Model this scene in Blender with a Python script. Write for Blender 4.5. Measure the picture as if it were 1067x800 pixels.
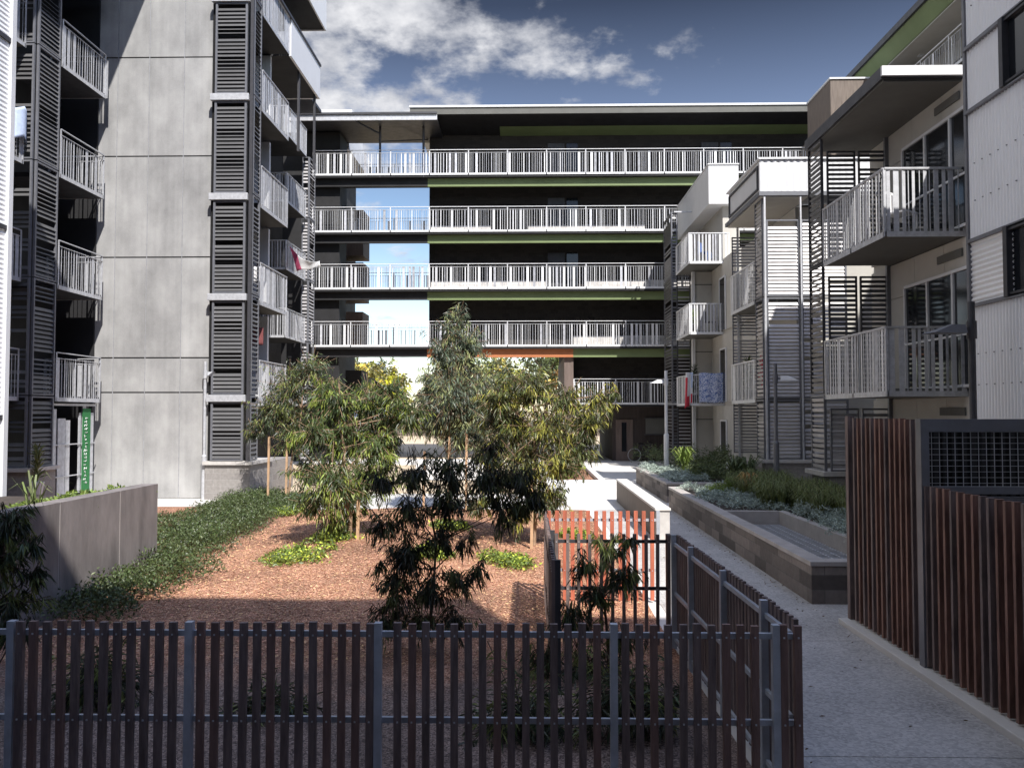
import bpy, math, random
from mathutils import Vector, Matrix
R = math.radians
for o in list(bpy.data.objects): bpy.data.objects.remove(o)
S = bpy.context.scene
COL = S.collection
# ------------------------------------------------------------------ camera
E = 2.5                       # eye height
cam = bpy.data.objects.new('camera', bpy.data.cameras.new('camera')); COL.objects.link(cam)
cam.location = (0, 0, E)
cam.rotation_euler = (R(90+2.05), 0, R(1.16))
cam.data.sensor_fit = 'HORIZONTAL'; cam.data.sensor_width = 36; cam.data.lens = 36*840/1067
cam.data.clip_start = 0.05; cam.data.clip_end = 3000
S.camera = cam
# ------------------------------------------------------------------ sun + sky
SUN = Vector((.385, -.806, 1)).normalized()      # towards the sun
elev = math.asin(SUN.z); azim = math.atan2(SUN.x, SUN.y)
sl = bpy.data.lights.new('sun', 'SUN'); sl.energy = 5.0; sl.angle = R(.5); sl.color = (1, .955, .89)
so = bpy.data.objects.new('sun', sl); COL.objects.link(so)
so.rotation_euler = SUN.to_track_quat('Z', 'Y').to_euler(); so.location = (10, -20, 40)
W = bpy.data.worlds.new('World'); S.world = W; W.use_nodes = True
nt = W.node_tree; nt.nodes.clear()
def N(nt, t, **k):
    n = nt.nodes.new(t)
    for a, b in k.items():
        if a.startswith('i_'): n.inputs[a[2:].replace('_', ' ')].default_value = b
        else: setattr(n, a, b)
    return n
L = nt.links.new
sky = N(nt, 'ShaderNodeTexSky', sky_type='NISHITA', sun_disc=False)
sky.sun_elevation = elev; sky.sun_rotation = azim; sky.air_density = 1.0; sky.dust_density = .6; sky.ozone_density = 2.5
tc = N(nt, 'ShaderNodeTexCoord')
sep = N(nt, 'ShaderNodeSeparateXYZ'); L(tc.outputs['Generated'], sep.inputs[0])
# clouds on a flat layer high above: direction / (z + small)
zz = N(nt, 'ShaderNodeMath', operation='ADD'); L(sep.outputs[2], zz.inputs[0]); zz.inputs[1].default_value = .30
zc = N(nt, 'ShaderNodeMath', operation='MAXIMUM'); L(zz.outputs[0], zc.inputs[0]); zc.inputs[1].default_value = .05
dv = N(nt, 'ShaderNodeVectorMath', operation='DIVIDE'); L(tc.outputs['Generated'], dv.inputs[0])
cb = N(nt, 'ShaderNodeCombineXYZ')
for i in range(3): L(zc.outputs[0], cb.inputs[i])
L(cb.outputs[0], dv.inputs[1])
mp = N(nt, 'ShaderNodeMapping'); L(dv.outputs[0], mp.inputs[0]); mp.inputs['Location'].default_value = (.35, .2, 0)
nz = N(nt, 'ShaderNodeTexNoise', i_Scale=6.2, i_Detail=10, i_Roughness=.58, i_Distortion=.0); L(mp.outputs[0], nz.inputs['Vector'])
# more cloud to the left (-x)
bias = N(nt, 'ShaderNodeMapRange'); L(sep.outputs[0], bias.inputs[0])
bias.inputs[1].default_value = -.30; bias.inputs[2].default_value = .30; bias.inputs[3].default_value = .19; bias.inputs[4].default_value = -.22
ad = N(nt, 'ShaderNodeMath', operation='ADD'); L(nz.outputs[0], ad.inputs[0]); L(bias.outputs[0], ad.inputs[1])
low = N(nt, 'ShaderNodeMapRange'); L(sep.outputs[2], low.inputs[0])
low.inputs[1].default_value = .22; low.inputs[2].default_value = .40; low.inputs[3].default_value = -.14; low.inputs[4].default_value = .03
ad2 = N(nt, 'ShaderNodeMath', operation='ADD'); L(ad.outputs[0], ad2.inputs[0]); L(low.outputs[0], ad2.inputs[1])
cm = N(nt, 'ShaderNodeMapRange', interpolation_type='SMOOTHSTEP'); L(ad2.outputs[0], cm.inputs[0])
cm.inputs[1].default_value = .47; cm.inputs[2].default_value = .66
nz2 = N(nt, 'ShaderNodeTexNoise', i_Scale=9, i_Detail=8, i_Roughness=.6); L(mp.outputs[0], nz2.inputs['Vector'])
cr = N(nt, 'ShaderNodeValToRGB'); L(nz2.outputs[0], cr.inputs[0])
cr.color_ramp.elements[0].position = .30; cr.color_ramp.elements[0].color = (1.7, 1.8, 2.1, 1)
cr.color_ramp.elements[1].position = .68; cr.color_ramp.elements[1].color = (4.3, 4.3, 4.4, 1)
# the photo's sky is deep and slate toned at the top of the view, pale near the horizon
gr = N(nt, 'ShaderNodeValToRGB'); L(sep.outputs[2], gr.inputs[0])
e = gr.color_ramp.elements
e[0].position = 0.0; e[0].color = (1.4, 1.25, 1.1, 1)
e[1].position = .62; e[1].color = (1.35, 1.4, 1.55, 1)  # overhead sky, out of view, brightened to add fill light
x = e.new(.46); x.color = (.20, .17, .17, 1)
x = e.new(.12); x.color = (1.1, 1.0, .92, 1)
x = e.new(.24); x.color = (.72, .71, .70, 1)
x = e.new(.345); x.color = (.62, .52, .50, 1)
mu = N(nt, 'ShaderNodeMix', data_type='RGBA', blend_type='MULTIPLY'); mu.inputs[0].default_value = 1
L(sky.outputs[0], mu.inputs[6]); L(gr.outputs[0], mu.inputs[7])
mx = N(nt, 'ShaderNodeMix', data_type='RGBA'); L(cm.outputs[0], mx.inputs[0]); L(mu.outputs[2], mx.inputs[6]); L(cr.outputs[0], mx.inputs[7])
bg = N(nt, 'ShaderNodeBackground'); L(mx.outputs[2], bg.inputs[0]); bg.inputs[1].default_value = .15
wo = N(nt, 'ShaderNodeOutputWorld'); L(bg.outputs[0], wo.inputs[0])
S.view_settings.view_transform = 'Standard'; S.view_settings.look = 'None'
S.view_settings.exposure = 0.6; S.view_settings.gamma = 1; S.view_settings.use_curve_mapping = False
S.render.engine = 'CYCLES'
S.cycles.max_bounces = 5; S.cycles.diffuse_bounces = 3

# ------------------------------------------------------------------ materials
MATS = {}
def mat(name, col, rough=.7, metal=0, var=.0, scale=3.0, bump=0, bscale=20, spec=.5, island=0, trans=0, hue=None, coords='Object', stretch=(1, 1, 1)):
    """col: base colour; var: noise blend towards darker/lighter; island: random value per mesh island"""
    if name in MATS: return MATS[name]
    m = bpy.data.materials.new(name); m.use_nodes = True; nt = m.node_tree; b = nt.nodes['Principled BSDF']; L = nt.links.new
    b.inputs['Roughness'].default_value = rough; b.inputs['Metallic'].default_value = metal
    b.inputs['Specular IOR Level'].default_value = spec
    b.inputs['Base Color'].default_value = (*col, 1)
    tc = N(nt, 'ShaderNodeTexCoord'); mp = N(nt, 'ShaderNodeMapping'); L(tc.outputs[coords], mp.inputs[0]); mp.inputs['Scale'].default_value = stretch
    out = None
    if var:
        n1 = N(nt, 'ShaderNodeTexNoise', i_Scale=scale, i_Detail=8, i_Roughness=.65); L(mp.outputs[0], n1.inputs['Vector'])
        r = N(nt, 'ShaderNodeValToRGB'); L(n1.outputs[0], r.inputs[0])
        r.color_ramp.elements[0].position = .3; r.color_ramp.elements[1].position = .72
        c2 = hue or col
        r.color_ramp.elements[0].color = (*[max(0, c*(1-var)) for c in col], 1)
        r.color_ramp.elements[1].color = (*[min(1, c*(1+var)) for c in c2], 1)
        out = r.outputs[0]
        rr = N(nt, 'ShaderNodeMapRange'); L(n1.outputs[0], rr.inputs[0]); rr.inputs[3].default_value = min(1, rough+.12); rr.inputs[4].default_value = max(.05, rough-.12)
        L(rr.outputs[0], b.inputs['Roughness'])
    if island:
        g = N(nt, 'ShaderNodeNewGeometry'); hs = N(nt, 'ShaderNodeHueSaturation')
        mr = N(nt, 'ShaderNodeMapRange'); L(g.outputs['Random Per Island'], mr.inputs[0]); mr.inputs[3].default_value = 1-island; mr.inputs[4].default_value = 1+island
        L(mr.outputs[0], hs.inputs['Value'])
        if out: L(out, hs.inputs['Color'])
        else: hs.inputs['Color'].default_value = (*col, 1)
        wn = N(nt, 'ShaderNodeTexWhiteNoise', noise_dimensions='1D'); L(g.outputs['Random Per Island'], wn.inputs['W'])
        mh = N(nt, 'ShaderNodeMapRange'); L(wn.outputs[0], mh.inputs[0]); mh.inputs[3].default_value = .5-.035*island; mh.inputs[4].default_value = .5+.05*island
        L(mh.outputs[0], hs.inputs['Hue']); out = hs.outputs[0]
    if out: L(out, b.inputs['Base Color'])
    if bump:
        n2 = N(nt, 'ShaderNodeTexNoise', i_Scale=bscale, i_Detail=6); L(mp.outputs[0], n2.inputs['Vector'])
        bp = N(nt, 'ShaderNodeBump', i_Strength=bump, i_Distance=.02); L(n2.outputs[0], bp.inputs['Height']); L(bp.outputs[0], b.inputs['Normal'])
    if trans:
        t = N(nt, 'ShaderNodeBsdfTranslucent'); mxs = N(nt, 'ShaderNodeMixShader'); mxs.inputs[0].default_value = trans
        if out: L(out, t.inputs[0])
        else: t.inputs[0].default_value = (*col, 1)
        o = nt.nodes['Material Output']; L(b.outputs[0], mxs.inputs[1]); L(t.outputs[0], mxs.inputs[2]); L(mxs.outputs[0], o.inputs[0])
    MATS[name] = m; return m

M = {}
M['charcoal'] = mat('charcoal_cladding', (.012, .012, .014), .7, var=.3, scale=2)
M['dark_steel'] = mat('dark_steel', (.06, .06, .068), .5, .3, var=.2, scale=4)
M['grey_steel'] = mat('grey_painted_steel', (.16, .165, .185), .45, .2, var=.15, scale=5)
M['galv'] = mat('galvanised_steel', (.50, .51, .54), .45, .25, var=.22, scale=9)
M['galv_dull'] = mat('dull_galvanised', (.43, .46, .51), .5, .2, var=.2, scale=7)
M['pale'] = mat('pale_paint', (.66, .67, .69), .5, var=.07, scale=2)
M['rail_dark'] = mat('rail_grey', (.42, .43, .46), .45, .2, var=.3, scale=6, island=.35)
M['rail_pale'] = mat('rail_pale', (.62, .63, .65), .45, 0, var=.08, scale=6, island=.22)
M['louvre'] = mat('louvre_grey', (.125, .125, .13), .42, .25, var=.14, scale=3, island=.12)
M['louvre_pale'] = mat('louvre_pale_grey', (.40, .39, .40), .45, .15, var=.12, scale=3, island=.15)
M['white'] = mat('white_panel', (.64, .65, .67), .5, var=.05, scale=1.2)
M['beige'] = mat('beige_board', (.47, .455, .42), .7, var=.08, scale=1.5)
M['soffit'] = mat('grey_soffit', (.12, .12, .112), .8, var=.08, scale=2)
M['green'] = mat('green_soffit', (.16, .21, .09), .6, var=.12, scale=.7)
M['orange'] = mat('orange_soffit', (.42, .15, .06), .6, var=.1)
M['brown'] = mat('brown_panel', (.14, .105, .09), .7, var=.25, scale=2, stretch=(3, 3, .5))
M['brown_dark'] = mat('dark_brown_panel', (.045, .033, .03), .7, var=.25, scale=2, stretch=(4, 4, .3))
M['darkwall'] = mat('dark_block_wall', (.035, .03, .03), .8, var=.3, scale=5)
M['timber_dark'] = mat('weathered_timber', (.165, .125, .115), .65, var=.55, scale=6, island=.35, stretch=(3, 3, .4), bump=.3, bscale=30)
M['timber_red'] = mat('red_timber', (.20, .11, .08), .6, var=.5, scale=6, island=.4, stretch=(3, 3, .4), bump=.3, bscale=30)
M['timber_mid'] = mat('reddish_weathered_timber', (.19, .12, .10), .65, var=.35, scale=6, island=.3, stretch=(3, 3, .4), bump=.3, bscale=30)
M['timber_orange'] = mat('orange_timber', (.40, .13, .065), .65, var=.35, scale=6, island=.45, stretch=(3, 3, .4))
M['timber_grey'] = mat('grey_timber', (.15, .12, .10), .75, var=.3, scale=4, stretch=(4, 4, .4))
M['paving'] = mat('pale_paving', (.62, .60, .57), .8, var=.08, scale=2, bump=.1, bscale=60)
M['coping'] = mat('coping', (.40, .37, .35), .75, var=.15, scale=4)
M['kerb'] = mat('kerb_concrete', (.48, .46, .44), .8, var=.15, scale=5)
M['glass'] = mat('dark_glass', (.012, .014, .018), .08, spec=.5)
M['black'] = mat('black_void', (.006, .006, .007), .9)
M['bark'] = mat('bark', (.30, .20, .13), .85, var=.35, scale=8, bump=.4)
M['bark_dark'] = mat('bark_dark', (.10, .07, .05), .85, var=.35, scale=8, bump=.4)
M['stake'] = mat('stake_timber', (.46, .30, .18), .8, var=.2, scale=8)
M['leaf_a'] = mat('gum_leaf', (.085, .12, .04), .42, island=.55, trans=.25)
M['leaf_b'] = mat('blue_gum_leaf', (.115, .15, .095), .45, island=.5, trans=.2)
M['leaf_c'] = mat('olive_leaf', (.105, .125, .042), .42, island=.6, trans=.25)
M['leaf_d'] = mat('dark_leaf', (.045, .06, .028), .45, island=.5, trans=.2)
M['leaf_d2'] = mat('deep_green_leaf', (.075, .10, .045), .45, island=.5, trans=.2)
M['leaf_bright'] = mat('bright_leaf', (.20, .27, .06), .5, island=.4, trans=.3)
M['leaf_hedge'] = mat('hedge_leaf', (.10, .13, .05), .5, island=.5, trans=.2)
M['leaf_litter'] = mat('dry_leaf', (.16, .10, .05), .8, island=.6)
M['leaf_silver'] = mat('silver_leaf', (.36, .43, .38), .6, island=.35, trans=.1)
M['leaf_grass'] = mat('grass_blade', (.16, .19, .065), .5, island=.5, trans=.2)
M['leaf_yellow'] = mat('yellow_leaf', (.42, .40, .05), .6, island=.4, trans=.3)
M['leaf_tan'] = mat('tan_leaf', (.30, .28, .10), .6, island=.4, trans=.3)
M['leaf_far'] = mat('far_leaf', (.12, .15, .05), .7, island=.5, trans=.2)
M['leaf_orange'] = mat('orange_leaf', (.42, .25, .09), .6, island=.3, trans=.2)

def wave_coords(nt): pass
for k_, c_ in dict(leaf_a=(.095, .135, .04), leaf_b=(.125, .16, .105), leaf_c=(.125, .14, .045), leaf_d=(.04, .055, .028), leaf_d2=(.075, .10, .045), leaf_bright=(.20, .27, .06), leaf_yellow=(.42, .40, .05), leaf_tan=(.30, .28, .10), leaf_far=(.12, .15, .05), leaf_orange=(.42, .25, .09)).items():
    M[k_+'_hi'] = mat(k_+'_young', (min(1, c_[0]*2.9), min(1, c_[1]*2.5), c_[2]*1.7), .38, island=.3, trans=.3)
    M[k_+'_lo'] = mat(k_+'_old', tuple(x_*.42 for x_ in c_), .45, island=.4, trans=.05)
def mat_concrete():
    m = bpy.data.materials.new('panel_concrete'); m.use_nodes = True; nt = m.node_tree; b = nt.nodes['Principled BSDF']; L = nt.links.new
    tc = N(nt, 'ShaderNodeTexCoord')
    n1 = N(nt, 'ShaderNodeTexNoise', i_Scale=.55, i_Detail=9, i_Roughness=.7); L(tc.outputs['Object'], n1.inputs['Vector'])
    mp = N(nt, 'ShaderNodeMapping'); mp.inputs['Scale'].default_value = (1.1, 1.1, .6); L(tc.outputs['Object'], mp.inputs[0])
    n2 = N(nt, 'ShaderNodeTexNoise', i_Scale=1.4, i_Detail=6); L(mp.outputs[0], n2.inputs['Vector'])
    n3 = N(nt, 'ShaderNodeTexNoise', i_Scale=30, i_Detail=6); L(tc.outputs['Object'], n3.inputs['Vector'])
    g = N(nt, 'ShaderNodeNewGeometry')
    a = N(nt, 'ShaderNodeMath', operation='ADD'); L(n1.outputs[0], a.inputs[0]); L(n2.outputs[0], a.inputs[1])
    mp4 = N(nt, 'ShaderNodeMapping'); mp4.inputs['Scale'].default_value = (6, 6, .22); L(tc.outputs['Object'], mp4.inputs[0])
    n4 = N(nt, 'ShaderNodeTexNoise', i_Scale=1.0, i_Detail=4); L(mp4.outputs[0], n4.inputs['Vector'])
    a4 = N(nt, 'ShaderNodeMath', operation='MULTIPLY_ADD'); L(n4.outputs[0], a4.inputs[0]); a4.inputs[1].default_value = .35; L(a.outputs[0], a4.inputs[2]); a = a4
    sb = N(nt, 'ShaderNodeMath', operation='SUBTRACT'); L(a.outputs[0], sb.inputs[0]); sb.inputs[1].default_value = .17; a = sb
    a2 = N(nt, 'ShaderNodeMath', operation='MULTIPLY_ADD'); L(n3.outputs[0], a2.inputs[0]); a2.inputs[1].default_value = .25; L(a.outputs[0], a2.inputs[2])
    a3 = N(nt, 'ShaderNodeMath', operation='MULTIPLY_ADD'); L(g.outputs['Random Per Island'], a3.inputs[0]); a3.inputs[1].default_value = .16; L(a2.outputs[0], a3.inputs[2])
    r = N(nt, 'ShaderNodeMapRange'); L(a3.outputs[0], r.inputs[0]); r.inputs[1].default_value = .85; r.inputs[2].default_value = 1.6
    c = N(nt, 'ShaderNodeValToRGB'); L(r.outputs[0], c.inputs[0])
    c.color_ramp.elements[0].color = (.20, .20, .203, 1); c.color_ramp.elements[1].color = (.42, .42, .42, 1)
    L(c.outputs[0], b.inputs['Base Color']); b.inputs['Roughness'].default_value = .8
    bp = N(nt, 'ShaderNodeBump', i_Strength=.15, i_Distance=.02); L(n3.outputs[0], bp.inputs['Height']); L(bp.outputs[0], b.inputs['Normal'])
    return m
M['concrete'] = mat_concrete()
M['retain'] = mat('retaining_concrete', (.19, .17, .165), .7, var=.45, scale=1.6, bump=.2, bscale=30, stretch=(1.5, 1.5, .45))

def mat_block(name, c1, c2, mortar, bw=.4, bh=.19):
    m = bpy.data.materials.new(name); m.use_nodes = True; nt = m.node_tree; b = nt.nodes['Principled BSDF']; L = nt.links.new
    tc = N(nt, 'ShaderNodeTexCoord'); s = N(nt, 'ShaderNodeSeparateXYZ'); L(tc.outputs['Object'], s.inputs[0])
    a = N(nt, 'ShaderNodeMath', operation='ADD'); L(s.outputs[0], a.inputs[0]); L(s.outputs[1], a.inputs[1])
    cb = N(nt, 'ShaderNodeCombineXYZ'); L(a.outputs[0], cb.inputs[0]); L(s.outputs[2], cb.inputs[1])
    br = N(nt, 'ShaderNodeTexBrick'); L(cb.outputs[0], br.inputs['Vector'])
    br.inputs['Color1'].default_value = (*c1, 1); br.inputs['Color2'].default_value = (*c2, 1); br.inputs['Mortar'].default_value = (*mortar, 1)
    br.inputs['Scale'].default_value = 1; br.inputs['Mortar Size'].default_value = .006; br.inputs['Brick Width'].default_value = bw; br.inputs['Row Height'].default_value = bh
    br.inputs['Bias'].default_value = -.15
    n = N(nt, 'ShaderNodeTexNoise', i_Scale=14, i_Detail=8); L(tc.outputs['Object'], n.inputs['Vector'])
    mr = N(nt, 'ShaderNodeMapRange'); L(n.outputs[0], mr.inputs[0]); mr.inputs[3].default_value = .7; mr.inputs[4].default_value = 1.3
    hs = N(nt, 'ShaderNodeHueSaturation'); L(br.outputs[0], hs.inputs['Color']); L(mr.outputs[0], hs.inputs['Value'])
    L(hs.outputs[0], b.inputs['Base Color']); b.inputs['Roughness'].default_value = .85
    bp = N(nt, 'ShaderNodeBump', i_Strength=.5, i_Distance=.01); L(br.outputs['Fac'], bp.inputs['Height']); bp.invert = True; L(bp.outputs[0], b.inputs['Normal'])
    return m
M['block'] = mat_block('planter_block', (.24, .205, .185), (.06, .05, .046), (.12, .11, .10), .62, .19)
M['block_wall'] = mat_block('block_wall', (.26, .245, .235), (.21, .195, .19), (.30, .29, .28))
M['block_far'] = mat_block('pale_block', (.66, .64, .62), (.48, .46, .45), (.55, .54, .52))
M['block_dark'] = mat_block('dark_block', (.035, .03, .028), (.02, .018, .017), (.03, .027, .027))

def mat_mulch():
    m = bpy.data.materials.new('bark_mulch'); m.use_nodes = True; nt = m.node_tree; b = nt.nodes['Principled BSDF']; L = nt.links.new
    tc = N(nt, 'ShaderNodeTexCoord')
    nn = N(nt, 'ShaderNodeTexNoise', i_Scale=9, i_Detail=3); L(tc.outputs['Object'], nn.inputs['Vector'])
    va = N(nt, 'ShaderNodeVectorMath', operation='MULTIPLY_ADD'); L(nn.outputs['Color'], va.inputs[0]); va.inputs[1].default_value = (.06, .06, .06); L(tc.outputs['Object'], va.inputs[2])
    v = N(nt, 'ShaderNodeTexVoronoi', i_Scale=85); L(va.outputs[0], v.inputs['Vector'])
    s = N(nt, 'ShaderNodeSeparateColor'); L(v.outputs['Color'], s.inputs[0])
    c = N(nt, 'ShaderNodeValToRGB'); L(s.outputs[0], c.inputs[0]); e = c.color_ramp.elements
    e[0].color = (.10, .035, .018, 1); e[1].color = (.74, .50, .35, 1); e[1].position = 1
    x = e.new(.35); x.color = (.26, .115, .065, 1)
    x = e.new(.75); x.color = (.55, .27, .16, 1)
    n = N(nt, 'ShaderNodeTexNoise', i_Scale=.8, i_Detail=5); L(tc.outputs['Object'], n.inputs['Vector'])
    mr = N(nt, 'ShaderNodeMapRange'); L(n.outputs[0], mr.inputs[0]); mr.inputs[3].default_value = .65; mr.inputs[4].default_value = 1.35
    hs = N(nt, 'ShaderNodeHueSaturation'); L(c.outputs[0], hs.inputs['Color']); L(mr.outputs[0], hs.inputs['Value'])
    # mulch greyed near the front fence: foreground shade put into its colour, ragged edge
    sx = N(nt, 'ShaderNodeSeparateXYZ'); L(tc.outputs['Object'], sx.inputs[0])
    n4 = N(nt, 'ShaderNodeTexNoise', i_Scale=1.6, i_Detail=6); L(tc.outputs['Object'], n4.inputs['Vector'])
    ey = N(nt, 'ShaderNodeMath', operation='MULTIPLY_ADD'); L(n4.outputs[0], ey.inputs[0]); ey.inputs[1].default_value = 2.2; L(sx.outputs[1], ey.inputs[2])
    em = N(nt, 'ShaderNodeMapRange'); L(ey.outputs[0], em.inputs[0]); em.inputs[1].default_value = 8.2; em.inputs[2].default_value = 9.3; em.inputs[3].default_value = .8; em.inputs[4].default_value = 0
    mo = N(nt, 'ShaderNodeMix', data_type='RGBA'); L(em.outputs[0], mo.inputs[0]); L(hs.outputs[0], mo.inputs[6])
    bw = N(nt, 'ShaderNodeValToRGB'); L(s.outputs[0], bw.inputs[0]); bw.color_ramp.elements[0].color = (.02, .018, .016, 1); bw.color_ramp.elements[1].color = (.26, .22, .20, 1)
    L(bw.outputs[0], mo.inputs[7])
    # damp, soil-stained patches over the whole bed
    n5 = N(nt, 'ShaderNodeTexNoise', i_Scale=.55, i_Detail=7, i_Roughness=.7); L(tc.outputs['Object'], n5.inputs['Vector'])
    m5 = N(nt, 'ShaderNodeMapRange'); L(n5.outputs[0], m5.inputs[0]); m5.inputs[1].default_value = .35; m5.inputs[2].default_value = .55; m5.inputs[3].default_value = .55; m5.inputs[4].default_value = 1.1
    h5 = N(nt, 'ShaderNodeHueSaturation'); L(mo.outputs[2], h5.inputs['Color']); L(m5.outputs[0], h5.inputs['Value'])
    L(h5.outputs[0], b.inputs['Base Color']); b.inputs['Roughness'].default_value = .9
    bp = N(nt, 'ShaderNodeBump', i_Strength=1, i_Distance=.03); L(s.outputs[1], bp.inputs['Height']); L(bp.outputs[0], b.inputs['Normal'])
    return m
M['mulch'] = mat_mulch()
M['chip'] = mat('mulch_chip', (.54, .30, .18), .85, island=.65)

def mat_path():
    m = bpy.data.materials.new('exposed_aggregate'); m.use_nodes = True; nt = m.node_tree; b = nt.nodes['Principled BSDF']; L = nt.links.new
    tc = N(nt, 'ShaderNodeTexCoord')
    v = N(nt, 'ShaderNodeTexVoronoi', i_Scale=45); L(tc.outputs['Object'], v.inputs['Vector'])
    s = N(nt, 'ShaderNodeSeparateColor'); L(v.outputs['Color'], s.inputs[0])
    n = N(nt, 'ShaderNodeTexNoise', i_Scale=1.2, i_Detail=7); L(tc.outputs['Object'], n.inputs['Vector'])
    a = N(nt, 'ShaderNodeMath', operation='MULTIPLY_ADD'); L(s.outputs[0], a.inputs[0]); a.inputs[1].default_value = .55; L(n.outputs[0], a.inputs[2])
    r = N(nt, 'ShaderNodeMapRange'); L(a.outputs[0], r.inputs[0]); r.inputs[1].default_value = .3; r.inputs[2].default_value = 1.25
    c = N(nt, 'ShaderNodeValToRGB'); L(r.outputs[0], c.inputs[0])
    c.color_ramp.elements[0].color = (.25, .24, .235, 1); c.color_ramp.elements[1].color = (.58, .56, .54, 1)
    L(c.outputs[0], b.inputs['Base Color']); b.inputs['Roughness'].default_value = .85
    bp = N(nt, 'ShaderNodeBump', i_Strength=.3, i_Distance=.01); L(v.outputs[0], bp.inputs['Height']); L(bp.outputs[0], b.inputs['Normal'])
    return m
M['path'] = mat_path()
M['far_ground'] = mat('far_ground', (.52, .42, .30), .9, var=.15, scale=.15)
M['soil'] = mat('soil', (.05, .038, .03), .95, var=.4, scale=8)

def mat_corr(name, vertical, col=(.80, .81, .83), pitch=.076):
    """painted corrugated sheet: colour with faint dirt; corrugation is real geometry"""
    return mat(name, col, .45, .1, var=.07, scale=.8, stretch=(1, 1, .3) if vertical else (1, .3, 1))
M['corr'] = mat_corr('corrugated_steel', True)

def mat_floral():
    m = bpy.data.materials.new('blue_floral_cloth'); m.use_nodes = True; nt = m.node_tree; b = nt.nodes['Principled BSDF']; L = nt.links.new
    tc = N(nt, 'ShaderNodeTexCoord'); v = N(nt, 'ShaderNodeTexNoise', i_Scale=14, i_Detail=3, i_Distortion=1.5); L(tc.outputs['Object'], v.inputs['Vector'])
    c = N(nt, 'ShaderNodeValToRGB'); L(v.outputs[0], c.inputs[0]); e = c.color_ramp.elements; c.color_ramp.interpolation = 'CONSTANT'
    e[0].color = (.10, .16, .42, 1); e[1].position = .5; e[1].color = (.75, .80, .88, 1); x = e.new(.44); x.color = (.22, .30, .55, 1); x = e.new(.58); x.color = (.16, .2, .5, 1)
    L(c.outputs[0], b.inputs['Base Color']); b.inputs['Roughness'].default_value = .9
    return m
M['floral'] = mat_floral()
for k, c in dict(cloth_white=(.80, .80, .82), cloth_red=(.62, .05, .08), cloth_pink=(.72, .12, .25), cloth_brown=(.20, .06, .06), cloth_blue=(.12, .20, .45), banner_green=(.03, .19, .06), cloth_lightblue=(.55, .65, .85)).items():
    M[k] = mat(k, c, .85, var=.12, scale=9, trans=.15)

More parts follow.
